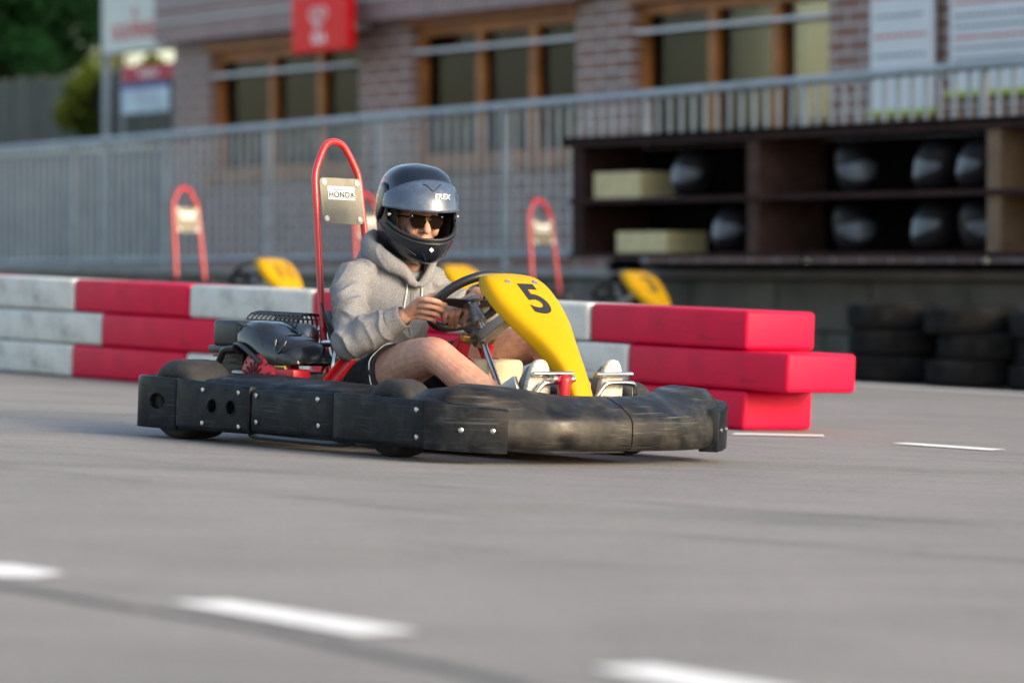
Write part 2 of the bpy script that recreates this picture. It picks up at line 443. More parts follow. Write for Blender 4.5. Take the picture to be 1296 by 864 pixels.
# ------------------------------------------------------------------ the track surface
def gz(x): return -TILT*max(-6, min(6, x))
bm = bmesh.new()
xs = [-400, -40, -6, -4, -2, 0, 2, 4, 6, 40, 400]; ys = [-60, 0, 4, 8, 12, 16, 20, 24, 28, 60, 600]
gridmesh(bm, [[(x, y, gz(x)) for x in xs] for y in ys])
tag(obj('track_surface', bm, M['asphalt'], smooth=False), kind='structure')

def painted(name, corners, lift=.004, m='white_line'):
    bm = bmesh.new(); bm.faces.new([bm.verts.new((x, y, gz(x)+lift)) for x, y in corners])
    return tag(obj(name, bm, M[m], smooth=False), kind='structure')
painted('edge_line', [(-4.6, 23.2), (-1.741, 19.424), (-1.70, 19.35), (-4.6, 22.9)])
painted('edge_line', [(.872, 15.74), (.90, 15.90), (1.263, 16.02), (1.256, 15.86)])
painted('edge_line', [(1.25, 23.9), (1.29, 24.1), (3.5, 22.3), (3.45, 22.05)])
painted('dash_line', [(-1.182, 8.13), (-1.028, 8.16), (-.904, 8.00), (-.957, 7.88), (-1.106, 7.86)])
painted('dash_line', [(-.647, 7.44), (-.535, 7.50), (-.163, 7.022), (-.274, 6.93)])
painted('dash_line', [(.127, 6.50), (.237, 6.57), (.461, 6.26), (.347, 6.13)])
painted('dash_line', [(1.483, 15.438), (1.56, 15.56), (1.911, 15.26), (1.83, 15.12)])
# tar joint curving across the near left of the track and the greyer apron beyond it
bm = bmesh.new()
ctr = smoothpath([(-1.6, 8.3, 0), (-.996, 7.673, 0), (-.783, 7.404, 0), (-.493, 7.065, 0), (-.223, 6.621, 0), (-.01, 6.245, 0), (.3, 5.5, 0)], 6)
F_ = frames(ctr, (0, 0, 1))
gridmesh(bm, [[(p.x+b.x*s, p.y+b.y*s, gz(p.x+b.x*s)+.0035) for s in (-.022, .022)] for p, t_, n_, b in F_])
M['tar'] = mat('tar_joint', (.085, .084, .083), .75, var=.4, vscale=10, bump=.3, col2=(.16, .16, .155), c2scale=18, c2lo=.45, c2hi=.7)
tag(obj('tar_joint', bm, M['tar'], smooth=False), kind='structure')

# faint rubber marks left by earlier karts
m = mat('rubber_mark', (.045, .045, .047), .8); M['mark'] = m
t_ = m.node_tree; tr_ = t_.nodes.new('ShaderNodeBsdfTransparent'); mxs = t_.nodes.new('ShaderNodeMixShader'); nz_ = t_.nodes.new('ShaderNodeTexNoise'); nz_.inputs['Scale'].default_value = 6; nz_.inputs['Detail'].default_value = 8
mr_ = t_.nodes.new('ShaderNodeMapRange'); mr_.inputs['From Min'].default_value = .42; mr_.inputs['From Max'].default_value = .75; mr_.inputs['To Max'].default_value = .16
t_.links.new(nz_.outputs['Fac'], mr_.inputs['Value']); t_.links.new(mr_.outputs[0], mxs.inputs[0]); t_.links.new(tr_.outputs[0], mxs.inputs[1]); t_.links.new(t_.nodes['Principled BSDF'].outputs[0], mxs.inputs[2]); t_.links.new(mxs.outputs[0], t_.nodes['Material Output'].inputs[0])
for pts_ in ([(-3.2, 13.4, 0), (-1.4, 11.6, 0), (.3, 9.9, 0), (1.9, 8.9, 0)], [(-3.2, 14.6, 0), (-1.4, 12.6, 0), (.3, 11.1, 0), (1.9, 10.3, 0)], [(-2.5, 10.9, 0), (-.9, 9.9, 0), (.6, 8.3, 0), (1.6, 7.2, 0)], [(-2.2, 17.4, 0), (0, 15.6, 0), (1.2, 14.6, 0), (3.0, 13.6, 0)]):
    bm = bmesh.new(); F_ = frames(smoothpath(pts_, 8), (0, 0, 1))
    gridmesh(bm, [[(p.x+b.x*q, p.y+b.y*q, gz(p.x+b.x*q)+.003) for q in (-.06, .06)] for p, t0_, n_, b in F_])
    tag(obj('rubber_mark', bm, M['mark'], smooth=False), kind='structure')

# ------------------------------------------------------------------ background frame: s along the facade, off behind the railing
DX, DY = .514, -.857; NX, NY = .857, .514
BK = 1.15
def BG(s, off, z):      # s, off, z in the measured frame, enlarged BK times about the foot of the camera
    p = Vector((-4.54 + DX*s + NX*off, 35 + DY*s + NY*off, CAMH + (z-CAMH)))
    return Vector((p.x*BK, p.y*BK, CAMH+(z-CAMH)*BK))
FROT = Matrix(((DX, NX, 0), (DY, NY, 0), (0, 0, 1)))     # local x along facade, y backwards, z up
def BGroot(name, s, off, z, *a, **k):
    e = empty(name, BG(s, off, z), *a, **k); e.rotation_euler = FROT.to_euler(); return e
def lb(bm, x0, x1, y0, y1, z0, z1):      # axis box
    return box(bm, ((x0+x1)/2, (y0+y1)/2, (z0+z1)/2), (abs(x1-x0), abs(y1-y0), abs(z1-z0)))

# terrace (ground level of the building) behind the retaining wall
bm = bmesh.new()
tr = BGroot('terrace_ground', 0, 0, .60)
obj_t = None
lb(bm, -30, 40, .05, 60, -1.0, 0)
o = obj('terrace', bm, M['concrete'], smooth=False); o.location = tr.location; o.rotation_euler = tr.rotation_euler
D.objects.remove(tr); tag(o, kind='structure')

# retaining wall
rt = BGroot('retaining_wall', 0, 0, 0, 'dark weathered retaining wall under the long metal railing', 'wall')
bm = bmesh.new()
for k in range(-10, 18):
    for r in range(3):
        off = (r % 2)*.55
        lb(bm, k*1.1+off, k*1.1+off+1.09, -.30-.006*((k*3+r) % 4), .02, -.45+r*.36, -.45+r*.36+.352)
obj('wall_blocks', bm, M['concrete'], rt, smooth=False, bevel=.015, seg=1)
bm = bmesh.new(); lb(bm, -12, 19, -.36, .04, .64, .70); obj('coping', bm, M['coping'], rt, smooth=False)

# railing
rl = BGroot('railing', 0, 0, .60, 'long blue grey metal railing with thin upright bars along the terrace', 'railing')
def railz(s): return (.04 + s*.0075, 1.04 + s*.0108)   # bottom / top above .60 in measured units
def RP(s, z, off=0): return (s*BK, off*BK, z*BK)
bm = bmesh.new(); tube(bm, [RP(s, railz(s)[1]) for s in (-6, 5, 18)], .032, 10); obj('handrail', bm, M['rail'], rl)
bm = bmesh.new(); tube(bm, [RP(s, railz(s)[0]) for s in (-6, 5, 18)], .022, 8); obj('bottom_rail', bm, M['rail'], rl)
s = -5.6
while s < 17:
    bm = bmesh.new(); z0, z1 = railz(s); lb(bm, s*BK-.025, s*BK+.025, -.025, .025, -.02, z1*BK-.03); obj('post', bm, M['rail'], rl, smooth=False)
    bm = bmesh.new()
    for k in range(1, 13):
        q = s + k*.138; z0, z1 = railz(q); lb(bm, q*BK-.013, q*BK+.013, -.010, .010, z0*BK+.015, z1*BK-.025)
    obj('baluster_panel', bm, M['rail'], rl, smooth=False); s += 13*.138

# building
bd = BGroot('cafe_building', 0, 1.6, .60, 'pinkish brick building with orange wooden windows behind the railing', 'building')
def fb(name, m, s0, s1, y0, y1, z0, z1, par=None, bev=0, rel=.60):
    bm = bmesh.new(); lb(bm, s0*BK, s1*BK, y0, y1, (z0-rel)*BK, (z1-rel)*BK); return obj(name, bm, m, par or bd, smooth=False, bevel=bev, seg=1)
wins = [(.95, 3.71, 1.42, 2.50), (4.57, 7.1, 1.45, 2.55), (7.87, 10.36, 1.47, 2.55), (13.2, 15.6, 1.5, 2.6)]
bm = bmesh.new(); prev = .25
for a, b, z0, z1 in wins:
    lb(bm, prev*BK, a*BK, 0, .3, -.2, 2.08*BK); lb(bm, a*BK, b*BK, 0, .3, -.2, (z0-.6)*BK); lb(bm, a*BK, b*BK, 0, .3, (z1-.6)*BK, 2.08*BK); prev = b
lb(bm, prev*BK, 20*BK, 0, .3, -.2, 2.08*BK); lb(bm, .25*BK, .45*BK, .3, 8, -.2, 2.08*BK)
bmesh.ops.remove_doubles(bm, verts=bm.verts[:], dist=.0001)
obj('brick_wall', bm, M['brick'], bd, smooth=False)
fb('interior_backing', M['olive'], .5, 19, .62, .66, .4, 2.9)
for a, b, z0, z1 in wins:
    wn = fb('window', M['glass'], a+.05, b-.05, .16, .17, z0+.05, z1-.05)
    bm = bmesh.new(); B = BK
    for (x0, x1, q0, q1) in [(a, a+.07, z0, z1), (b-.07, b, z0, z1), (a+.07, b-.07, z1-.09, z1), (a+.07, b-.07, z0, z0+.06),
                             (a+(b-a)*.36, a+(b-a)*.36+.09, z0+.06, z1-.09), (a+(b-a)*.68, a+(b-a)*.68+.09, z0+.06, z1-.09)]:
        lb(bm, x0*B, x1*B, .09, .158, (q0-.6)*B, (q1-.6)*B)
    obj('frame', bm, M['wood'], wn, smooth=False)
    fb('sill', M['wood'], a-.04, b+.04, -.06, .10, z0-.075, z0-.005, wn)
    fb('lintel_board', M['wood'], a-.04, b+.04, -.05, -.003, z1, z1+.05, wn)
    fb('transom_rail', M['board'], a+.0, b-.0, .02, .07, z1-.225, z1-.20, wn)
    for q in (.02, .20, .47, .78):
        bm = bmesh.new(); x0 = a+(b-a)*q; rows = []
        for i in range(17):
            x = (x0+.42*i/16)*B; rows.append([(x, .23+.03*math.sin(i*1.9), (z0+.07-.6)*B), (x, .23+.03*math.sin(i*1.9), (z1-.10-.6)*B)])
        gridmesh(bm, rows); obj('curtain', bm, M['curtain'], wn)
# metal fascia above the windows, with ribs, and the roof
bm = bmesh.new()
x = .2
while x < 7.3:
    lb(bm, x*BK, (x+.075)*BK, -.20, -.14, (2.60-.6)*BK, (3.3-.6)*BK); lb(bm, (x+.075)*BK, (x+.095)*BK, -.19, -.14, (2.60-.6)*BK, (3.3-.6)*BK); x += .0955
while x < 20:
    lb(bm, x*BK, (x+.075)*BK, -.20, -.14, (2.72-.6)*BK, (3.3-.6)*BK); x += .0955
obj('fascia', bm, M['fascia'], bd, smooth=False)
fb('soffit', M['rackwood'], .2, 20, -.14, .3, 2.705, 2.76)
bm = bmesh.new()
for z in (2.78, 2.95, 3.12): tube(bm, [(.2*BK, -.215, (z-.6)*BK), (20*BK, -.215, (z-.6)*BK)], .013, 6)
obj('trim_rail', bm, M['board'], bd)
fb('roof', M['fascia'], 0, 20, -.4, 9, 3.31, 3.5)

# menu boards on the wall
def board(s0, s1, z0, z1, label):
    r = BGroot('menu_board', s0, 1.56, z0, label, 'sign', 'white boards on the brick wall')
    W_ = (s1-s0)*BK; H_ = (z1-z0)*BK
    bm = bmesh.new(); lb(bm, 0, W_, -.03, 0, 0, H_); obj('panel', bm, M['board'], r, smooth=False)
    bm = bmesh.new(); lb(bm, -.02, W_+.02, -.05, 0.0, -.045, -.003); obj('lower_trim', bm, M['limegreen'], r, smooth=False)
    return r, W_, H_
r1, w1, h1 = board(10.93, 11.62, 1.66, 3.2, 'white board with faint red lines, left one on the brick wall')
r2, w2, h2 = board(11.80, 12.75, 1.76, 3.2, 'white board with rows of grey print, at the right edge')
for r, W_, H_, rows in ((r1, w1, h1, [(.25, 0), (.40, 0), (.55, 1), (.70, 0), (.85, 1)]), (r2, w2, h2, [(.15, 0), (.22, 0), (.30, 0), (.38, 1), (.46, 0), (.54, 0), (.64, 1), (.74, 0)])):
    random.seed(3)
    for z, q in rows:
        bm = bmesh.new(); x = .06
        while x < W_-.12:
            l_ = random.uniform(.03, .09); lb(bm, x, min(W_-.05, x+l_), -.0335, -.0305, z, z+.022); x += l_+.02
        obj('print_row', bm, M['print_grey' if q == 0 else 'sign_text'], r, smooth=False)

# ice cream sign, hung square to the wall face
sg = BGroot('ice_cream_sign', 3.26, 1.25, 2.37, 'bright red ice cream sign with a white heart emblem on the brick wall', 'sign')
Wd, Hd = .96*BK, .45*BK
bm = bmesh.new(); lb(bm, 0, Wd, -.05, .05, 0, Hd*1.02); obj('panel', bm, M['sign_red'], sg, smooth=False, bevel=.015)
bm = bmesh.new(); lb(bm, .3, .36, .05, .34, .2, .26); lb(bm, .8, .86, .05, .34, .2, .26); obj('wall_bracket', bm, M['rail'], sg, smooth=False)
def heart(k, cx, cz, sc, asp=1.25):
    pts = []
    for i in range(48):
        t = 2*PI*i/48; x = 16*math.sin(t)**3; z = 13*math.cos(t)-5*math.cos(2*t)-2*math.cos(3*t)-math.cos(4*t)
        pts.append((cx+x/16*sc*k*asp, -.056, cz+(z+2)/16*sc*k))
    return pts
bm = bmesh.new(); tube(bm, heart(1, Wd*.5, Hd*.60, .115, 1.45), .010, 6, closed=True, up=(0, 1, 0)); tube(bm, heart(.52, Wd*.5, Hd*.60, .115, 1.45), .009, 6, closed=True, up=(0, 1, 0))
obj('heart_emblem', bm, M['sticker'], sg)
text_on('lettering', 'OLA', .14, M['sticker'], sg, (Wd*.5, -.052, Hd*.24), (1, 0, 0), (0, 0, 1), bold=.006, depth=.002)

# white sign box with red lettering, on its own post left of the building
sg = BGroot('box_sign', -1.75, 1.9, .6, 'white box sign with red brewery lettering on a post beside the building', 'sign')
sx = 1.55
bm = bmesh.new(); lb(bm, 0, sx, -.1, .1, (2.60-.6)*BK, (3.35-.6)*BK); obj('sign_box', bm, M['signwhite'], sg, smooth=False, bevel=.02)
text_on('lettering', 'GULPENER', .235, M['sign_text'], sg, (sx*.5+.06, -.104, (2.735-.6)*BK+.06), (1, 0, 0), (0, 0, 1), bold=.004, depth=.002)
text_on('lettering', 'G', .16, M['sign_text'], sg, (sx*.55, -.104, (2.96-.6)*BK), (1, 0, 0), (0, 0, 1), bold=.004, depth=.002)
bm = bmesh.new(); tube(bm, [(-.08, 0, 0), (-.08, 0, (3.3-.6)*BK)], .045, 10); tube(bm, [(-.08, 0, 2.4), (.01, 0, 2.4)], .02, 8); obj('post', bm, M['rail'], sg)
# red banner and pale poster below
sg = BGroot('red_banner', -1.15, 1.75, 1.8, 'red banner with white lettering above the pale blue poster', 'banner')
bm = bmesh.new(); lb(bm, 0, 1.28, -.012, .012, (2.32-1.8)*BK, (2.46-1.8)*BK); obj('banner_cloth', bm, M['banner_red'], sg, smooth=False)
text_on('lettering', 'Gulpener', .13, M['sticker'], sg, (.66, -.014, (2.388-1.8)*BK), (1, 0, 0), (0, 0, 1), depth=.001, bold=.002)
bm = bmesh.new(); tube(bm, [(0, 0, -1.35), (0, 0, (2.48-1.8)*BK)], .02, 8); tube(bm, [(1.28, 0, -1.35), (1.28, 0, (2.48-1.8)*BK)], .02, 8); obj('banner_pole', bm, M['rail'], sg)
sg = BGroot('poster', -1.1, 1.72, 1.7, 'pale blue poster with a dark blue top band on the banner frame', 'poster')
bm = bmesh.new(); lb(bm, 0, 1.15, -.012, .012, (2.02-1.7)*BK, (2.24-1.7)*BK); obj('sheet', bm, M['poster'], sg, smooth=False)
bm = bmesh.new(); lb(bm, 0, 1.15, -.012, .012, (2.242-1.7)*BK, (2.29-1.7)*BK); obj('top_band', bm, M['poster_blue'], sg, smooth=False)

# low pale wall and board fence at the far left
wl = BGroot('garden_wall', -9, 2.6, .60, 'pale grey rendered low wall behind the left end of the railing', 'wall')
bm = bmesh.new(); lb(bm, 0, 9.2*BK, 0, .25, 0, (1.74-.6)*BK); obj('wall_face', bm, M['palewall'], wl, smooth=False)
bm = bmesh.new(); lb(bm, -.05, 6.6*BK, -.05, .3, (1.745-.6)*BK, (1.80-.6)*BK); obj('coping', bm, M['signwhite'], wl, smooth=False)
fn = BGroot('board_fence', -9, 3.4, .60, 'tall grey brown fence of upright boards at the far left', 'fence')
bm = bmesh.new(); x = 0; random.seed(5)
while x < 9.4*BK:
    z = (2.62-.6)*BK+random.uniform(-.03, .03); lb(bm, x, x+.118, -.012-.01*random.random(), .012, .1, z); x += .13
obj('fence_boards', bm, M['fence'], fn, smooth=False)
bm = bmesh.new()
for k in range(6): lb(bm, k*2.1, k*2.1+.1, .015, .11, 0, 2.2)
obj('fence_posts', bm, M['fence'], fn, smooth=False)

# trees and hedge
def tree(name, loc, h, crown, n, label, cat, leafm, ls=.09, nc=14, seed=1):
    rnd = random.Random(seed); r = empty(name, loc, label, cat)
    bm = bmesh.new(); tube(bm, [(0, 0, -.1), (.05, .03, h*.35), (-.03, .05, h*.7)], [.16, .12, .06], 10)
    for k in range(6):
        a = rnd.uniform(0, 2*PI); z = h*rnd.uniform(.25, .55)
        tube(bm, [(0, 0, z), (math.cos(a)*crown[0]*.3, math.sin(a)*crown[1]*.3, z+h*.12), (math.cos(a)*crown[0]*.65, math.sin(a)*crown[1]*.65, z+h*.22)], [.06, .04, .015], 7)
    obj('trunk', bm, M['bark'], r)
    bm = bmesh.new(); cl = []
    for k in range(nc):
        d = Vector((rnd.gauss(0, 1), rnd.gauss(0, 1), rnd.gauss(0, 1))).normalized()*rnd.uniform(.25, .95)
        cl.append((Vector((d.x*crown[0], d.y*crown[1], h-crown[2]+d.z*crown[2])), rnd.uniform(.28, .5)*min(crown)))
    for k in range(n):
        c, rr = cl[rnd.randrange(nc)]
        d = Vector((rnd.gauss(0, 1), rnd.gauss(0, 1), rnd.gauss(0, 1))).normalized()*rr*rnd.uniform(.55, 1.05)
        p = c+d; a = Vector((rnd.gauss(0, 1), rnd.gauss(0, 1), rnd.gauss(0, .6))).normalized(); b = a.orthogonal().normalized()
        s = ls*rnd.uniform(.6, 1.3)
        v = [bm.verts.new(p+a*s), bm.verts.new(p+b*s*.5), bm.verts.new(p-a*s), bm.verts.new(p-b*s*.5)]
        bm.faces.new(v)
    obj('crown', bm, leafm, r, smooth=False)
def gl(px, Y): return ((px-648)/5000*Y, Y)
for i, (px, Y, h, cr, lab) in enumerate([(-10, 52, 5.6, (1.5, 1.5, 1.9), 'dark green tree at the top left corner of the picture'),
                                         (78, 55, 5.9, (1.3, 1.3, 1.8), 'dark green tree beside the white box sign'),
                                         (-130, 56, 5.2, (1.6, 1.6, 1.9), 'dark green tree left of the corner tree'),
                                         (150, 62, 6.6, (1.6, 1.6, 1.8), 'dark green tree rising behind the white box sign')]):
    x, y = gl(px, Y); tree('tree', (x, y, .6), h, cr, 9000, lab, 'tree', M['leaf'], seed=i+1)
for i, (px, Y, h, lab) in enumerate([(128, 47.5, 3.2, 'yellow green shrub below the white box sign'), (185, 49, 3.25, 'olive shrub between the box sign and the brick building')]):
    x, y = gl(px, Y); tree('shrub', (x, y, .6), h-.6, (.55, .5, .75), 3500, lab, 'shrub', M['leaf2'], ls=.06, seed=30+i)
for i, (px, Y) in enumerate([(30, 46), (75, 46.5), (-20, 45.5)]):
    x, y = gl(px, Y)

# ------------------------------------------------------------------ equipment rack with helmets
RK0 = Vector((.435*BK, 25*BK, 0))
rk = empty('equipment_rack', (RK0.x, RK0.y, CAMH+(.685-CAMH)*BK), 'long dark red brown open rack with two rows of helmets on the wall', 'rack'); rk.rotation_euler = FROT.to_euler()
def kb(name, m, s0, s1, y0, y1, z0, z1, bev=0):
    bm = bmesh.new(); lb(bm, s0*BK, s1*BK, y0, y1, (z0-.685)*BK, (z1-.685)*BK); return obj(name, bm, m, rk, smooth=False, bevel=bev, seg=1)
for a, b, m, dp in [(-.10, .03, 'rackwood', 0), (1.86, 1.98, 'brownwood', 0), (4.16, 4.28, 'tanwood', 0), (6.2, 6.32, 'tanwood', 0)]:
    kb('post', M[m], a, b, -.0, .555, .70, 1.375)
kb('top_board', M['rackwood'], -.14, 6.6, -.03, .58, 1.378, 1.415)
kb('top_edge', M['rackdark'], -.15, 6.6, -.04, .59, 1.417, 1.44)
SH = []
for z in (1.035, .695):
    for a, b in ((.032, 1.858), (1.982, 4.158), (4.282, 6.198)):
        kb('shelf', M['rackwood'], a, b, .01, .52, z-.012, z+.012)
    kb('shelf_edge', M['rackwood'], -.10, 6.5, -.035, -.003, z-.016, z+.016)
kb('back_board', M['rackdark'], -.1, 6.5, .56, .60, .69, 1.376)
bm = bmesh.new()
for k in (0, 6.0): lb(bm, (-.05+k)*BK, (.02+k)*BK, .3, .5, -.62, -.012)
lb(bm, -.1*BK, 6.5*BK, .3, .36, -.09, -.04)
obj('underframe', bm, M['rackdark'], rk, smooth=False)

def rackpos(s, y, z):
    return Vector((RK0.x + DX*s*BK + NX*y, RK0.y + DY*s*BK + NY*y, CAMH+(z-CAMH)*BK))
HELM = []      # (s, y, z, yaw, label) -> filled after the helmet builder exists
boxspots = [(.07, .06, 1.050, .62, .19, 'upper'), (.34, .06, .711, .66, .15, 'lower')]
for s, y, z, L_, hh, nm in boxspots:
    bm = bmesh.new(); lb(bm, 0, L_, 0, .34, 0, hh); lb(bm, L_*.55, L_*.55+.004, -.002, .342, 0.01, hh+.002)
    o = obj('carton', bm, M['cream'], smooth=False, bevel=.012)
    o.location = rackpos(s, y, z); o.rotation_euler = FROT.to_euler()
    tag(o, f'cream carton at the left end of the {nm} shelf of the rack', 'box', 'cream cartons on the rack')

# ------------------------------------------------------------------ car tyres stacked at the right
def tyre_mesh(R, r_in, wd, tread=True):
    bm = bmesh.new(); h = wd/2
    prof = [(r_in, -h*.72), (r_in+.02, -h*.9), (R*.80, -h), (R*.93, -h*.92), (R*.985, -h*.74), (R, -h*.56), (R*.972, -h*.52), (R*.972, -h*.44), (R, -h*.40), (R*1.003, -h*.08), (R*.972, -h*.05), (R*.972, h*.05), (R*1.003, h*.08), (R, h*.40), (R*.972, h*.44), (R*.972, h*.52), (R, h*.56), (R*.985, h*.74), (R*.93, h*.92), (R*.80, h), (r_in+.02, h*.9), (r_in, h*.72), (r_in+.012, 0)]
    lathe(bm, prof, (0, 0, 0), (0, 0, 1), 40, closed=True)
    return bm
M['old_rubber'] = mat('weathered_black_rubber', (.012, .012, .012), .9, var=.5, vscale=9, spec=.15, bump=.3, bscale=70, col2=(.035, .033, .03), c2scale=7, c2lo=.55, c2hi=.8)
tm = tyre_mesh(.30, .17, .162)
me_t = obj('tyre', tm, M['old_rubber'], angle=50); me_t_data = me_t.data; D.objects.remove(me_t)
lays = ['bottom', 'middle', 'top']; wch = ['first', 'second', 'third', 'fourth', 'fifth']
for i, (x, y) in enumerate([(2.34, 24.1), (2.80, 23.65), (3.24, 23.2), (3.66, 22.7)]):
    for k in range(3):
        o = D.objects.new('stacked_tyre', me_t_data); COL.objects.link(o)
        o.scale = (1-.05*((i*2+k) % 3)/2,)*2+(1,); o.location = (x+.045*math.sin(i*5+k*3), y+.03*math.cos(i*3+k*7), gz(x)+.084+k*.160+.004); o.rotation_euler = (0, math.radians(1), i+k)
        tag(o, f'black car tyre, {lays[k]} of the {wch[i]} stack from the left below the rack', 'tyre', 'tyres stacked against the wall')

# ------------------------------------------------------------------ red and white block barrier
BD = Vector((-.654, .756, 0)).normalized(); BW = Vector((.756, .654, 0)).normalized()
B0 = Vector((.948, 16.22, 0))
upv = Vector((TILT, 0, 1)).normalized()
bx_ = (BD - upv*BD.dot(upv)).normalized(); by_ = upv.cross(bx_)
BROT = Matrix((bx_, by_, upv)).transposed()
LEN, HGT, WID = .97, .165, .40
def block_mesh(name, m):
    bm = bmesh.new(); lb(bm, 0, LEN-.006, -WID, 0, 0, HGT-.003)
    return bm
protos = {}
for nm in ('red', 'white'):
    o = obj('barrier_block', block_mesh(nm, None), M['bar_'+nm], bevel=.020, seg=4); protos[nm] = o.data; D.objects.remove(o)
posn = ['first', 'second', 'third', 'fourth', 'fifth', 'sixth', 'seventh']
for lv, (row, sh) in enumerate((('bottom', 0), ('middle', -.25), ('top', 0))):
    for k in range(7):
        c = 'red' if k % 2 == 0 else 'white'
        o = D.objects.new('barrier_block', protos[c]); COL.objects.link(o)
        p = B0 + BD*(sh + k*LEN); p.z = gz(p.x)
        rk_ = random.Random(lv*10+k)
        o.matrix_world = Matrix.Translation(p + upv*(lv*HGT+.002) + BW*rk_.uniform(-.006, .006)) @ BROT.to_4x4()
        tag(o, f'{c} plastic barrier block, {posn[k]} from the right in the {row} row', 'barrier', 'red and white barrier blocks')

# ------------------------------------------------------------------ the go-kart (local frame: x forward, y left, z up, rear axle at x = 0)
def wheel(kart, x, y, R, wd, label=None):
    s = 1 if y > 0 else -1
    bm = bmesh.new(); h = wd/2; ri = .066
    prof = [(ri, -h*.8), (ri+.012, -h*.95), (R*.76, -h*1.0), (R*.90, -h*.93), (R*.975, -h*.78), (R, -h*.55), (R*1.002, 0), (R, h*.55), (R*.975, h*.78), (R*.90, h*.93), (R*.76, h), (ri+.012, h*.95), (ri, h*.8), (ri+.004, 0)]
    lathe(bm, prof, (x, y, R), (0, 1, 0), 48, closed=True)
    t = obj('wheel', bm, M['rubber'], kart, angle=50)
    bm = bmesh.new()
    lathe(bm, [(ri+.006, -h*.78), (ri-.002, -h*.7), (ri-.006, 0), (ri-.002, h*.7), (ri+.006, h*.78), (ri-.012, h*.6), (ri-.014, 0), (ri-.012, -h*.6)], (x, y, R), (0, 1, 0), 32, closed=True)
    lathe(bm, [(0, s*.012), (.058, s*.012), (.058, 0), (0, 0)], (x, y, R), (0, 1, 0), 32)
    lathe(bm, [(0, s*.05), (.018, s*.05), (.022, s*.04), (.022, s*.01), (0, s*.01)], (x, y, R), (0, 1, 0), 20)
    obj('rim', bm, M['steel'], t)
    return t

def screw(kart, x, y, z, n=(0, -1, 0), r=.0085, par=None):
    bm = bmesh.new(); lathe(bm, [(0, .0035), (r*.4, .0035), (r*.45, .0015), (r*.55, .0045), (r*.95, .003), (r, .0), (r, -.006), (0, -.006)], (x, y, z), n, 16)
    return obj('screw', bm, M['chrome'], par or kart)

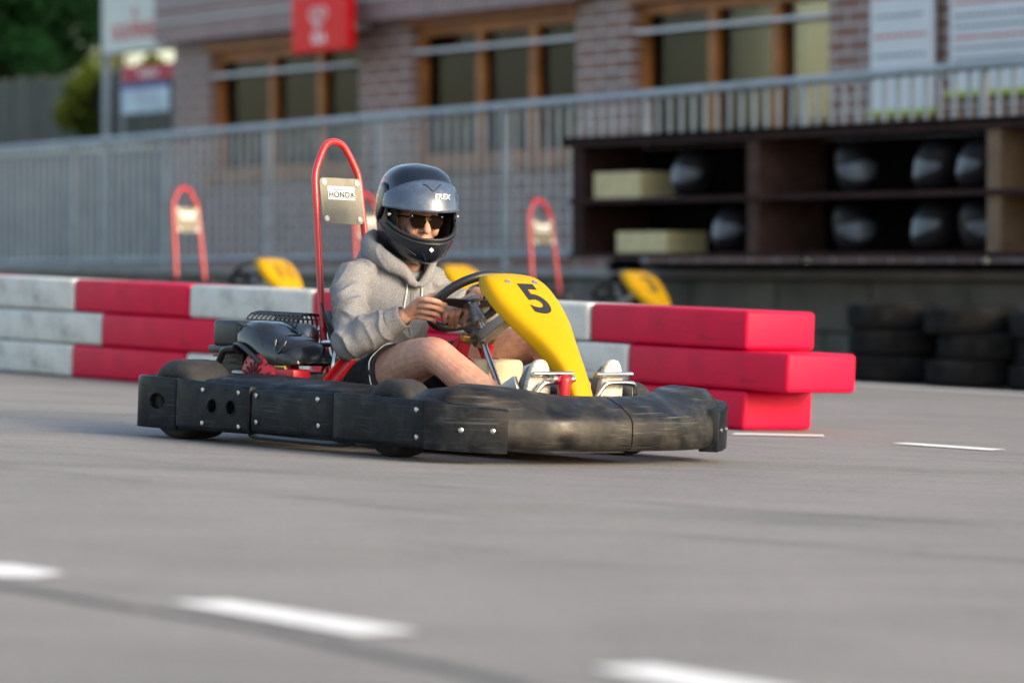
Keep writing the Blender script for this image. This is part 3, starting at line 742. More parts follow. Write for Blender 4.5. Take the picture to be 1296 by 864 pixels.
def build_kart(name, digit, full=True):
    K = empty(name)
    # frame and floor tray
    bm = bmesh.new()
    for s in (-1, 1):
        tube(bm, smoothpath([(-.17, s*.27, .075), (.25, s*.29, .06), (.62, s*.28, .05), (1.0, s*.24, .05), (1.25, s*.20, .055), (1.46, s*.17, .06)], 5), .015, 10)
        tube(bm, [(1.0, s*.24, .05), (1.07, s*.42, .10)], .016, 10)
        tube(bm, smoothpath([(.25, s*.29, .07), (.30, s*.48, .08), (.42, s*.60, .09), (.86, s*.60, .09), (.96, s*.46, .08), (.98, s*.25, .07)], 5), .012, 8)
    tube(bm, [(-.17, -.27, .075), (-.17, .27, .075)], .015, 10); tube(bm, [(1.46, -.17, .06), (1.46, .17, .06)], .015, 10)
    tube(bm, [(.30, -.29, .062), (.30, .29, .062)], .013, 8); tube(bm, [(.85, -.26, .052), (.85, .26, .052)], .013, 8)
    # raised red side of the frame next to the column
    tube(bm, smoothpath([(.86, -.10, .06), (.85, -.09, .24), (.82, -.06, .36), (.84, .0, .40), (.82, .06, .36), (.85, .09, .24), (.86, .10, .06)], 5), .013, 8)
    obj('frame', bm, M['red_paint'], K)
    bm = bmesh.new(); prism(bm, [(.50, -.25, .032), (1.45, -.16, .032), (1.45, .16, .032), (.50, .25, .032)], (0, 0, .003)); obj('floor_tray', bm, M['steel'], K, smooth=False)
    # wheels and axles
    wheel(K, 0, -.56, .14, .20); wheel(K, 0, .56, .14, .20)
    wheel(K, 1.07, -.51, .13, .128); wheel(K, 1.07, .51, .13, .128)
    bm = bmesh.new(); tube(bm, [(0, -.5, .14), (0, .5, .14)], .018, 14); obj('rear_axle', bm, M['steel'], K)
    # side pods
    for s in (-1, 1):
        pod = None
        # panel outlines along x: (x0,x1, z bottom0,z bottom1, z top0, z top1, extra outward)
        segs = [(.068, .478, .040, .044, .214, .205, .004), (.486, .925, .050, .052, .196, .205, .000), (.929, 1.395, .045, .050, .206, .203, .003)]
        for j, (x0, x1, b0, b1, t0, t1, e) in enumerate(segs):
            bm = bmesh.new()
            yo = s*(.683+e); yi = s*.655; N = 9; rows = []
            for i in range(N):
                f = i/(N-1); x = x0+(x1-x0)*f; zb = b0+(b1-b0)*f; zt = t0+(t1-t0)*f; bl = .004*math.sin(PI*f)
                rows.append([(x, yi, zb), (x, yo-s*.008, zb-.002), (x, yo+s*bl*.3, zb+.012), (x, yo+s*bl, (zb+zt)/2), (x, yo+s*bl*.3, zt-.010), (x, yo-s*.007, zt+.001), (x, yi, zt-.002)])
            V = gridmesh(bm, rows, closed=True); bm.faces.new(V[0][::-1]); bm.faces.new(V[-1])
            p = obj('side_pod_panel', bm, M['pod'], K, bevel=.003, seg=2, angle=40)
            if j == 0:     # two round holes through the panel
                for hx in (.275, .380):
                    cb = bmesh.new(); lathe(cb, [(0, -.06), (.0235, -.06), (.0235, .06), (0, .06)], (hx, s*.68, .128), (0, 1, 0), 28)
                    c = obj('cutter', cb); md = p.modifiers.new('b', 'BOOLEAN'); md.object = c; md.operation = 'DIFFERENCE'; md.solver = 'EXACT'
                    bake(p); D.objects.remove(c)
                p.data.materials.clear(); p.data.materials.append(M['pod']); shade(p.data, 40)
                for hx in (.275, .380):
                    bm = bmesh.new(); tube(bm, [(hx+.026*math.cos(a_*PI/12), s*.6885, .128+.026*math.sin(a_*PI/12)) for a_ in range(24)], .0035, 6, closed=True, up=(0, 1, 0)); obj('hole_rim', bm, M['pod'], p)
        # rear corner, wrapping behind the wheel, with a slot
        bm = bmesh.new(); path = smoothpath([(.063, s*.685, 0), (-.04, s*.686, 0), (-.135, s*.685, 0), (-.180, s*.668, 0), (-.200, s*.625, 0), (-.205, s*.54, 0), (-.205, s*.44, 0)], 6)
        rows = []
        for p_, t_, n_, b_ in frames(path, (0, 0, 1)):
            inn = b_ if (b_.y*s < 0 or (abs(b_.y) < .2 and b_.x > 0)) else -b_
            q = p_+inn*.022
            rows.append([(q.x, q.y, .040), (p_.x, p_.y, .034), (p_.x, p_.y, .21), (p_.x+inn.x*.006, p_.y+inn.y*.006, .217), (q.x, q.y, .215)])
        V = gridmesh(bm, rows, closed=True); bm.faces.new(V[0][::-1]); bm.faces.new(V[-1])
        rc = obj('rear_corner_guard', bm, M['pod'], K, bevel=.004, angle=50)
        cb = bmesh.new(); tube(cb, [(-.045, s*.68-.06, .131), (-.045, s*.68+.06, .131)], [(.028, .044)]*2, 20, up=(0, 0, 1))
        c = obj('cutter', cb); md = rc.modifiers.new('b', 'BOOLEAN'); md.object = c; md.solver = 'EXACT'; bake(rc); D.objects.remove(c)
        rc.data.materials.clear(); rc.data.materials.append(M['pod']); shade(rc.data, 45)
        # top deck of the pod between the wheels
        bm = bmesh.new()
        rows = []
        for x, dz, w0 in [(.16, -.03, 0), (.175, .0, 0), (.24, .008, 0), (.45, .004, 0), (.70, .0, 0), (.86, -.004, 0), (.90, -.018, 0), (.91, -.05, 0)]:
            rows.append([(x, s*.652, .195+dz), (x, s*.640, .214+dz), (x, s*.60, .222+dz), (x, s*.53, .232+dz), (x, s*.46, .234+dz), (x, s*.40, .228+dz), (x, s*.375, .21+dz), (x, s*.375, .12)])
        gridmesh(bm, rows); obj('side_pod_top', bm, M['pod'], K, angle=60)
        # rail below the pod
        bm = bmesh.new(); tube(bm, smoothpath([(.43, s*.62, .045), (.50, s*.66, .038), (.90, s*.66, .036), (.97, s*.62, .045)], 5), .013, 8); obj('side_rail', bm, M['black'], K)
        for (x, z) in [(.223, .182), (.423, .181), (.225, .067), (.429, .065), (.516, .176), (.847, .180), (.521, .086), (.856, .092), (1.360, .172), (1.365, .083)]:
            screw(K, x, s*(.690 if x < .47 or x > .93 else .686), z, (0, s, 0))
        # end plate that ties the pod to the front bumper
        bm = bmesh.new(); pl_ = []
        for (x, y) in [(1.398, .688), (1.45, .650), (1.52, .565), (1.575, .482)]: pl_.append((x, s*y))
        prof = []
        for (x, y), (zb, zt) in zip(pl_, [(.046, .204), (.044, .196), (.040, .184), (.038, .176)]):
            nx, ny = .76, s*.65
            prof.append([(x-nx*.065, y-ny*.065, zb), (x, y, zb), (x, y, zt), (x-nx*.065, y-ny*.065, zt+.012)])
        V = gridmesh(bm, prof, closed=True); bm.faces.new(V[0][::-1]); bm.faces.new(V[-1])
        ep = obj('corner_plate', bm, M['pod'], K, bevel=.003, angle=40)
        for (x, y) in [(1.488, .609), (1.548, .524)]: screw(K, x, s*y, .112, (.76, s*.65, 0), par=ep)
        # front fairing half (the two halves meet in a groove at the middle)
        outer = [(1.655, .003), (1.655, .05), (1.652, .13), (1.644, .235), (1.622, .32), (1.588, .405), (1.540, .512), (1.487, .597), (1.41, .655), (1.27, .660), (1.215, .660)]
        #   crest height and how far inwards the lip lies
        cr = [(.223, .152), (.223, .150), (.224, .148), (.228, .155), (.236, .168), (.246, .185), (.254, .19), (.256, .18), (.250, .16), (.236, .14), (.19, .12)]
        bm = bmesh.new(); rows = []
        pts = smoothpath([(x, y*s, 0) for x, y in outer], 4); crp = smoothpath([(a, b, 0) for a, b in cr], 4)
        fr = frames(pts, (0, 0, 1))
        for (p_, t_, n_, b_), c_ in zip(fr, crp):
            inn = Vector((-1, -s*1.1, 0)); bb = b_ if b_.dot(inn) > 0 else -b_
            cz, cw = c_.x, c_.y; tc_ = max(0, min(1, (abs(p_.y)-.30)/.22))*max(0, min(1, (p_.x-1.2)/.1))
            def q(o, z): return (p_.x+bb.x*o, p_.y+bb.y*o if (p_.y+bb.y*o)*s > .0025 else s*.0025, z)
            rows.append([q(.10, .056), q(.03, .048), q(.008, .057), q(.0, .076), q(-.002, .105), q(.0, .140), q(.006, .155), q(.014, .164), q(.022, .170+.03*tc_), q(cw*.40, .168+(cz-.168)*(.50+.42*tc_)), q(cw*.72, .168+(cz-.168)*(.86+.12*tc_)), q(cw*.90, cz), q(cw, cz+.002), q(cw+.006, cz-.004), q(cw+.008, cz-.05)])
        V = gridmesh(bm, rows); 
        ff = obj('front_fairing', bm, M['pod_front'], K, angle=50)
        md = ff.modifiers.new('s', 'SOLIDIFY'); md.thickness = .004; md.offset = -1; bake(ff); shade(ff.data, 50)
    # rear bumper
    bm = bmesh.new()
    tube(bm, [(-.210, -.44, .15), (-.210, .44, .15)], [(.05, .02)]*2, 14, up=(0, 0, 1)); obj('rear_bumper', bm, M['pod'], K)
    # nose panel
    prof = [(.945, .590, .085), (.975, .612, .110), (1.025, .616, .126), (1.075, .593, .138), (1.135, .545, .141), (1.198, .492, .126), (1.252, .445, .103), (1.298, .400, .079), (1.348, .345, .060), (1.390, .285, .050), (1.415, .235, .048), (1.425, .215, .046)]
    ctr_ = smoothpath([(a, 0, b) for a, b, c in prof], 3); wd_ = smoothpath([(c, 0, 0) for a, b, c in prof], 3)
    bm = bmesh.new(); rows = []
    for i, (p_, w_) in enumerate(zip(ctr_, wd_)):
        t_ = (ctr_[min(i+1, len(ctr_)-1)]-ctr_[max(i-1, 0)]).normalized(); nn = Vector((-t_.z, 0, t_.x)); nn = nn if nn.x+nn.z > 0 else -nn
        w0 = w_.x; fl = .045 if i > 3 else .02+.007*i; row = []
        for u, dn in [(-1.0, -fl-.012), (-1.0, -fl), (-.985, -fl*.55), (-.93, -.012), (-.84, -.003), (-.6, .001), (-.3, .004), (0, .005), (.3, .004), (.6, .001), (.84, -.003), (.93, -.012), (.985, -fl*.55), (1.0, -fl), (1.0, -fl-.012)]:
            row.append(p_ + Vector((0, w0*u, 0)) + nn*dn)
        rows.append(row)
    gridmesh(bm, rows)
    np_ = obj('nose_panel', bm, M['yellow'], K, angle=60)
    md = np_.modifiers.new('s', 'SOLIDIFY'); md.thickness = .004; md.offset = -1
    md = np_.modifiers.new('u', 'SUBSURF'); md.levels = 1; bake(np_); np_.data.shade_smooth()
    tdir = (Vector((1.185, 0, .492))-Vector((1.068, 0, .592))).normalized(); upd = -tdir
    N_ = Vector((0, 1, 0)).cross(upd).normalized()
    for y in (-.060, .062): screw(K, 1.080, y, .592, N_, r=.011, par=np_)
    if digit:
        text_wrap('number', digit, .205 if len(digit) == 1 else .17, M['digit'], np_, np_, (1.148, .008, .5265), (0, 1, 0), upd, bold=.006)
    # bracket behind the nose
    bm = bmesh.new()
    a = Vector((.885, 0, .388)); b = Vector((1.12, 0, .520)); dd = (b-a).normalized(); nn = Vector((-dd.z, 0, dd.x))
    prism(bm, [a+Vector((0, -.028, 0))-nn*.014, b+Vector((0, -.028, 0))-nn*.014, b+Vector((0, -.028, 0))+nn*.022, a+Vector((0, -.028, 0))+nn*.022], (0, .056, 0))
    obj('nose_bracket', bm, M['steel'], K, smooth=False, bevel=.004)
    # steering
    cc = Vector((.82, 0, .52)); e_ = Vector((.78, 0, .63)).normalized(); nW = Vector((-.63, 0, .78)).normalized()
    bm = bmesh.new(); tube(bm, [cc+Vector((0, -math.cos(t*PI/24)*.150, 0))+e_*math.sin(t*PI/24)*.150 for t in range(48)], .0165, 14, closed=True, up=nW)
    sw = obj('steering_wheel', bm, M['black'], K)
    bm = bmesh.new()
    for a_ in (0, 180, 270):
        r_ = math.radians(a_); d_ = Vector((0, -math.cos(r_), 0))+e_*math.sin(r_); sd_ = d_.cross(nW)
        prism(bm, [cc+d_*.02-sd_*.024-nW*.004-nW*.012, cc+d_*.142-sd_*.013-nW*.004, cc+d_*.142+sd_*.013-nW*.004, cc+d_*.02+sd_*.024-nW*.004-nW*.012], nW*.008)
    obj('spoke', bm, M['black'], sw, bevel=.003)
    bm = bmesh.new(); lathe(bm, [(0, .0), (.034, .0), (.036, -.006), (.036, -.014), (.020, -.018), (.019, -.065), (.023, -.07), (.023, -.09), (0, -.09)], cc, nW, 24); obj('hub', bm, M['steel'], sw)
    bm = bmesh.new()
    for k in range(3):
        a_ = k*2*PI/3+.5; lathe(bm, [(0, .003), (.006, .003), (.006, -.004), (0, -.004)], cc-nW*.0185+(Vector((0, 1, 0))*math.cos(a_)+e_*math.sin(a_))*.026, -nW, 10)
    obj('hub_bolt', bm, M['chrome'], sw)
    bm = bmesh.new(); tube(bm, [cc-nW*.085, cc-nW*.16], .010, 14); tube(bm, [(.885, -.0, .40), (1.04, -.03, .20), (1.16, -.04, .08)], .0115, 16); obj('steering_shaft', bm, M['chrome'], K)
    bm = bmesh.new(); box(bm, (.878, 0, .392), (.05, .05, .042), roty(.7)); tube(bm, [(.868, -.045, .385), (.868, .045, .385)], .012, 12); obj('shaft_clamp', bm, M['steel'], K, bevel=.004)
    for s in (-1, 1):
        bm = bmesh.new(); lathe(bm, [(0, -.055), (.017, -.055), (.019, -.02), (.019, .02), (.013, .026), (0, .026)], (.86, s*.055, .355), (.25, 0, 1), 18); fx = obj('rubber_mount', bm, M['red_plastic'], K)
        bm = bmesh.new(); lathe(bm, [(.010, .026), (.021, .026), (.022, .034), (.022, .050), (.018, .054), (.010, .054)], (.86, s*.055, .355), (.25, 0, 1), 6, closed=True); obj('brass_nut', bm, M['brass'], fx, smooth=False, bevel=.002)
        bm = bmesh.new(); tube(bm, smoothpath([(.87, s*.05, .31), (.90, s*.065, .32), (.92, s*.06, .30), (.93, s*.05, .27)], 4), .008, 8); obj('fuel_hose', bm, M['red_plastic'], K)
    # fuel tank
    bm = bmesh.new(); out = [(.785, -.03), (.81, -.055), (.92, -.055), (.95, -.02), (.95, .135), (.92, .17), (.81, .17), (.785, .14)]
    prism(bm, [(x, y, .055) for x, y in out], (0, 0, .268)); obj('fuel_tank', bm, M['tank'], K, bevel=.022, seg=4, angle=60)
    # seat
    bm = bmesh.new(); rows = []
    for t in range(13):
        f = t/12
        if f < .5: g = f/.5; x = .62-.38*g; z = .10-.03*math.sin(PI*g)+.0*g; hw = .17; dp = .10+.06*g
        else: g = (f-.5)/.5; x = .24-.13*g; z = .10+.36*g; hw = .17-.02*g; dp = .16-.07*g
        nn = Vector((math.sin(f*PI*.5)*.8, 0, 1-f*.7)).normalized()
        rows.append([Vector((x, 0, z))+nn*dp*((abs(u))**2.6)+Vector((0, hw*(u if abs(u) < .9 else u*1.04), 0)) for u in [i/8-1 for i in range(17)]])
    gridmesh(bm, rows); st = obj('seat', bm, M['black'], K, angle=60)
    md = st.modifiers.new('s', 'SOLIDIFY'); md.thickness = .006; bake(st); st.data.shade_smooth()
    # red channel seat strut on each side
    for s in (-1, 1):
        bm = bmesh.new(); a = Vector((.435, s*.335, .175)); b = Vector((.545, s*.285, .318)); d_ = (b-a).normalized(); sd_ = d_.cross(Vector((0, 1, 0))).normalized()
        for off, t_ in ((-.022, .005), (.022, .005)): 
            prism(bm, [a+sd_*(off-t_/2), b+sd_*(off-t_/2), b+sd_*(off+t_/2), a+sd_*(off+t_/2)], (0, s*.022, 0))
        prism(bm, [a-sd_*.022, b-sd_*.022, b+sd_*.022, a+sd_*.022], (0, -s*.004, 0))
        obj('seat_strut', bm, M['red_paint'], K, smooth=False, bevel=.002)
    # roll hoop with plate
    bm = bmesh.new()
    def hp(y, z): return (.205-.155*(z-.20)/.87*1.0, y, z)
    path = [hp(-.125, .17), hp(-.118, .5), hp(-.107, .80), hp(-.103, .925)] + [hp(y, z) for y, z in [(-.092, .972), (-.058, 1.035), (-.032, 1.063), (0, 1.071), (.032, 1.063), (.058, 1.035), (.092, .972)]] + [hp(.103, .925), hp(.107, .80), hp(.118, .5), hp(.125, .17)]
    tube(bm, smoothpath(path, 4), .0125, 14)
    for s in (-1, 1): tube(bm, [hp(s*.121, .40), (.30, s*.20, .30), (.30, s*.28, .07)], .010, 10)
    hoop = obj('roll_hoop', bm, M['red_paint'], K)
    bm = bmesh.new(); o_ = Vector(hp(0, .855)); U = (Vector(hp(0, 1))-Vector(hp(0, 0))).normalized(); R_ = Vector((0, 1, 0)); Nn = R_.cross(U).normalized()
    o_ = o_ + Nn*.014
    hw, hh, rr = .096, .083, .016; out = []
    for cx, cy, a0 in ((hw-rr, hh-rr, 0), (-hw+rr, hh-rr, 90), (-hw+rr, -hh+rr, 180), (hw-rr, -hh+rr, 270)):
        for k in range(6): a_ = math.radians(a0+k*18); out.append(o_+R_*(cx+rr*math.cos(a_))+U*(cy+rr*math.sin(a_)))
    prism(bm, out, Nn*.003); pt = obj('number_plate', bm, M['alu'], hoop, smooth=False)
    for sx_, sy_ in ((-1, 1), (1, 1), (-1, -1), (1, -1)):
        bm = bmesh.new(); lathe(bm, [(0, .003), (.004, .003), (.0045, .006), (.007, .0055), (.0105, .003), (.0105, 0), (0, 0)], o_+Nn*.003+R_*sx_*.076+U*sy_*.066, Nn, 18); obj('plate_bolt', bm, M['sticker'], pt)
    so_ = o_+U*.028+Nn*.0035-R_*.0
    bm = bmesh.new(); prism(bm, [so_-R_*.062-U*.024, so_+R_*.062-U*.024, so_+R_*.062+U*.024, so_-R_*.062+U*.024], Nn*.001); stk = obj('sticker', bm, M['sticker'], pt, smooth=False)
    text_on('lettering', 'HONDA', .030, M['digit'], stk, so_+Nn*.0018-U*.0065, R_, U, depth=.0004, bold=.0006, spacing=1.1)
    text_on('lettering', 'powered by', .011, M['blue_print'], stk, so_+Nn*.0018+U*.0135-R_*.022, R_, U, depth=.0003, bold=.0002)
    # engine, behind and to the right of the seat
    E = empty('engine'); E.parent = K
    bm = bmesh.new(); box(bm, (-.030, -.325, .372), (.15, .16, .095)); obj('air_box', bm, M['black'], E, bevel=.016, seg=3)
    bm = bmesh.new(); box(bm, (-.03, -.325, .315), (.175, .175, .026)); obj('air_box_base', bm, M['black'], E, bevel=.006)
    bm = bmesh.new(); box(bm, (-.03, -.31, .24), (.14, .13, .14)); 
    for k in range(6): box(bm, (-.03, -.31, .19+k*.02), (.17, .16, .006))
    obj('cylinder_fins', bm, M['black'], E, smooth=False)
    bm = bmesh.new(); rows = []           # glossy top cover
    for x, zt, hw, zb in [(.040, .385, .085, .34), (.048, .414, .100, .335), (.07, .422, .105, .325), (.13, .420, .108, .300), (.165, .408, .109, .285), (.20, .385, .109, .274), (.28, .368, .106, .270), (.335, .345, .098, .272), (.365, .31, .08, .277), (.372, .29, .06, .28)]:
        rows.append([(x, -.31-hw*1.02, zb), (x, -.31-hw, zb+(zt-zb)*.5), (x, -.31-hw*.86, zt-.022), (x, -.31-hw*.62, zt-.004), (x, -.31-hw*.25, zt), (x, -.31+hw*.25, zt), (x, -.31+hw*.62, zt-.004), (x, -.31+hw*.86, zt-.022), (x, -.31+hw, zb+(zt-zb)*.5), (x, -.31+hw*1.02, zb)])
    V = gridmesh(bm, rows, closed=True); bm.faces.new(V[0][::-1]); bm.faces.new(V[-1])
    cv = obj('top_cover', bm, M['gloss_black'], E, bevel=.004, angle=50)
    bm = bmesh.new()
    tube(bm, smoothpath([(.02, -.395, .412), (.09, -.398, .400), (.15, -.404, .372), (.20, -.412, .335), (.22, -.414, .290)], 5), .006, 8, round_caps=True)
    tube(bm, smoothpath([(.26, -.405, .362), (.268, -.413, .330), (.29, -.415, .315), (.31, -.412, .335), (.312, -.402, .356)], 5), .005, 8, round_caps=True)
    tube(bm, smoothpath([(.14, -.36, .408), (.155, -.30, .408), (.19, -.27, .392), (.24, -.28, .379), (.25, -.35, .374)], 5), .005, 8, round_caps=True)
    obj('cover_rib', bm, M['gloss_black'], cv, bevel=.006)
    bm = bmesh.new(); tube(bm, smoothpath([(.03, -.405, .335), (.09, -.43, .335), (.16, -.435, .305), (.21, -.43, .275)], 5), .009, 8); tube(bm, smoothpath([(-.04, -.42, .27), (.0, -.43, .312), (.06, -.43, .322)], 5), .013, 8); obj('hose', bm, M['black'], E)
    bm = bmesh.new()                        # fan shroud
    lathe(bm, [(0, .06), (.05, .06), (.092, .045), (.108, .02), (.112, -.03), (.112, -.06), (0, -.06)], (.175, -.37, .228), (0, -1, 0), 36)
    box(bm, (.31, -.37, .238), (.12, .08, .045)); fs = obj('fan_shroud', bm, M['red_plastic'], E, bevel=.006)
    bm = bmesh.new()
    for k in range(14):
        a_ = k*PI/7+.2; d_ = Vector((math.cos(a_), 0, math.sin(a_)))
        tube(bm, [Vector((.175, -.433, .228))+d_*.018, Vector((.175, -.432, .228))+d_*.052], .0028, 6)
        tube(bm, [Vector((.175, -.424, .228))+d_*.068, Vector((.175, -.408, .228))+d_*.092], .0038, 6)
    obj('fan_slots', bm, M['digit'], fs)
    bm = bmesh.new(); box(bm, (.27, -.395, .268), (.10, .03, .022)); obj('gold_plate', bm, M['brass'], E, bevel=.004)
    bm = bmesh.new(); box(bm, (.15, -.29, .17), (.34, .20, .16)); obj('crankcase', bm, M['steel'], E, bevel=.02)
    bm = bmesh.new(); tube(bm, smoothpath([(.30, -.22, .35), (.37, -.23, .352), (.41, -.25, .33), (.42, -.27, .28), (.41, -.27, .20)], 5), .013, 12); obj('exhaust_pipe', bm, M['chrome'], E)
    bm = bmesh.new()                        # wire guard over the silencer
    for k in range(12):
        x = -.150+k*.026
        tube(bm, smoothpath([(x, -.08, .30), (x, -.08, .425), (x, -.11, .446), (x, -.17, .448), (x, -.21, .430), (x, -.215, .40)], 3), .0036, 6)
    for y, z in ((-.08, .34), (-.08, .39), (-.082, .428), (-.12, .449), (-.155, .450), (-.19, .443), (-.213, .42)): tube(bm, [(-.155, y, z), (.141, y, z)], .0036, 6)
    obj('silencer_guard', bm, M['black'], E)
    bm = bmesh.new(); tube(bm, [(-.12, -.15, .37), (.12, -.15, .37)], .045, 18, round_caps=True); obj('silencer', bm, M['steel'], E)
    # pedals
    for s, y0, y1, red in ((-1, -.192, -.012, True), (1, .095, .262, False)):
        P_ = empty('pedal'); P_.parent = K
        bm = bmesh.new(); tube(bm, [(1.380, y0-.01, .292), (1.380, y1-.01, .294)], .0085, 12); obj('pedal_bar', bm, M['chrome'], P_)
        bm = bmesh.new(); tube(bm, smoothpath([(1.345, y0-.02, .12), (1.370, y0-.0, .205), (1.382, y0+.03, .255), (1.386, y0+.06, .264), (1.386, y1-.03, .264), (1.384, y1, .25), (1.37, y1+.01, .16)], 5), .0088, 12); obj('pedal_arm', bm, M['chrome'], P_)
        bm = bmesh.new(); box(bm, (1.27, y0-.02, .235), (.10, .018, .055), roty(-.5)); obj('pedal_link', bm, M['steel'], P_, bevel=.004)
    bm = bmesh.new(); tube(bm, [(1.405, -.085, .215), (1.410, -.085, .272)], .021, 16, round_caps=True); tube(bm, [(1.40, -.12, .275), (1.40, -.05, .275)], .011, 12); rm = obj('reservoir', bm, M['red_plastic'], K)
    for y in (-.125, -.045):
        bm = bmesh.new(); lathe(bm, [(0, .008), (.013, .008), (.015, 0), (.013, -.008), (0, -.008)], (1.40, y, .276), (0, 1, 0), 12); obj('reservoir_bolt', bm, M['chrome'], rm)
    # inner lip plate seen along the front fairing
    bm = bmesh.new(); prism(bm, [(1.41, -.33, .214), (1.50, -.30, .214), (1.50, .30, .214), (1.41, .33, .214)], (0, 0, .006)); obj('bumper_tray', bm, M['black'], K, smooth=False)
    bm = bmesh.new(); tube(bm, smoothpath([(1.40, -.45, .10), (1.52, -.30, .12), (1.56, 0, .12), (1.52, .30, .12), (1.40, .45, .10)], 6), .014, 10); obj('front_bumper_tube', bm, M['steel'], K)
    return K

TH = math.radians(48)
UPK = Vector((TILT, 0, 1)).normalized()
def kart_matrix(origin, th=TH):
    h = Vector((math.cos(th), -math.sin(th), 0)); h = (h-UPK*h.dot(UPK)).normalized(); l_ = UPK.cross(h)
    m = Matrix((h, l_, UPK)).transposed().to_4x4(); m.translation = origin; return m
KM = kart_matrix(Vector((-.7124, 14.2965, .0249)))
kart = build_kart('go_kart', '5'); kart.matrix_world = KM
tag(kart, 'black go-kart with a yellow number 5 nose, driven by the person in grey', 'go-kart', 'rental go-karts')

def parked(origin, digit, label):
    k = copy_tree(kart); k.matrix_world = kart_matrix(Vector(origin))
    k['label'] = label
    for ch in list(k.children):
        if ch.name.startswith('nose_panel'):
            for g in list(ch.children):
                if g.name.startswith('number'):
                    D.objects.remove(g)
            if digit:
                tdir = (Vector((1.185, 0, .492))-Vector((1.068, 0, .592))).normalized(); upd = -tdir; N_ = Vector((0, 1, 0)).cross(upd).normalized()
                text_wrap('number', digit, .20 if len(digit) == 1 else .17, M['digit'], ch, ch, (1.148, .008, .5265), (0, 1, 0), upd, bold=.006)
    return k
for px, Y, dg, lb_ in [(228, 26.7, '11', 'parked go-kart with yellow number 11 nose behind the barrier, left of the driver'),
                      (456, 26.6, None, 'parked go-kart right behind the driver, only its hoop and yellow nose showing'),
                      (676, 26.6, '3', 'parked go-kart with yellow number 3 nose behind the barrier, right of the driver')]:
    x, y = gl(px, Y); x -= .04
    parked((x, y, gz(x)), dg, lb_)

# ------------------------------------------------------------------ helmets
HPROF = [(-.178, .098, -.02, .040), (-.170, .130, -.045, .066), (-.155, .150, -.098, .092), (-.13, .166, -.128, .110), (-.09, .173, -.148, .124), (-.04, .170, -.160, .132),
         (.01, .164, -.165, .135), (.06, .152, -.163, .133), (.10, .131, -.152, .124), (.13, .104, -.132, .108), (.150, .074, -.106, .084), (.162, .042, -.074, .056), (.168, .004, -.034, .018)]
_hz = np.array([h[0] for h in HPROF])
def hprof(z):
    z = min(max(z, _hz[0]), _hz[-1]); i = int(np.searchsorted(_hz, z)); i = min(max(i, 1), len(_hz)-1)
    p0 = HPROF[max(0, i-2)]; p1 = HPROF[i-1]; p2 = HPROF[i]; p3 = HPROF[min(len(HPROF)-1, i+1)]
    t = (z-p1[0])/(p2[0]-p1[0]); h = p2[0]-p1[0]; out = []
    for k in (1, 2, 3):
        m1 = (p2[k]-p0[k])/(p2[0]-p0[0]) if p2[0] != p0[0] else 0; m2 = (p3[k]-p1[k])/(p3[0]-p1[0])
        out.append((2*t**3-3*t*t+1)*p1[k]+(t**3-2*t*t+t)*h*m1+(-2*t**3+3*t*t)*p2[k]+(t**3-t*t)*h*m2)
    return out
def hsurf(az, z, off=0.0):
    xf, xb, w_ = hprof(z); c, s = math.cos(az), math.sin(az); ex = 2.0/2.15
    xm = .0 if xf > .02 else (xf+xb)/2
    a = (xf-xm) if c > 0 else (xm-xb)
    x = xm + math.copysign(abs(c)**ex, c)*(a+off); y = math.copysign(abs(s)**ex, s)*(w_+off)
    zz = z
    if z < -.04: zz = z + max(0, -x+.06)*.10*((-.04-z)/.14)       # lower edge rises towards the nape
    return Vector((x, y, zz))
def port(az):       # (lower, upper) edge of the eye port
    a = min(1, abs(az)/math.radians(74)); return (-.080+.058*a**2.2, .028-.012*a**2)
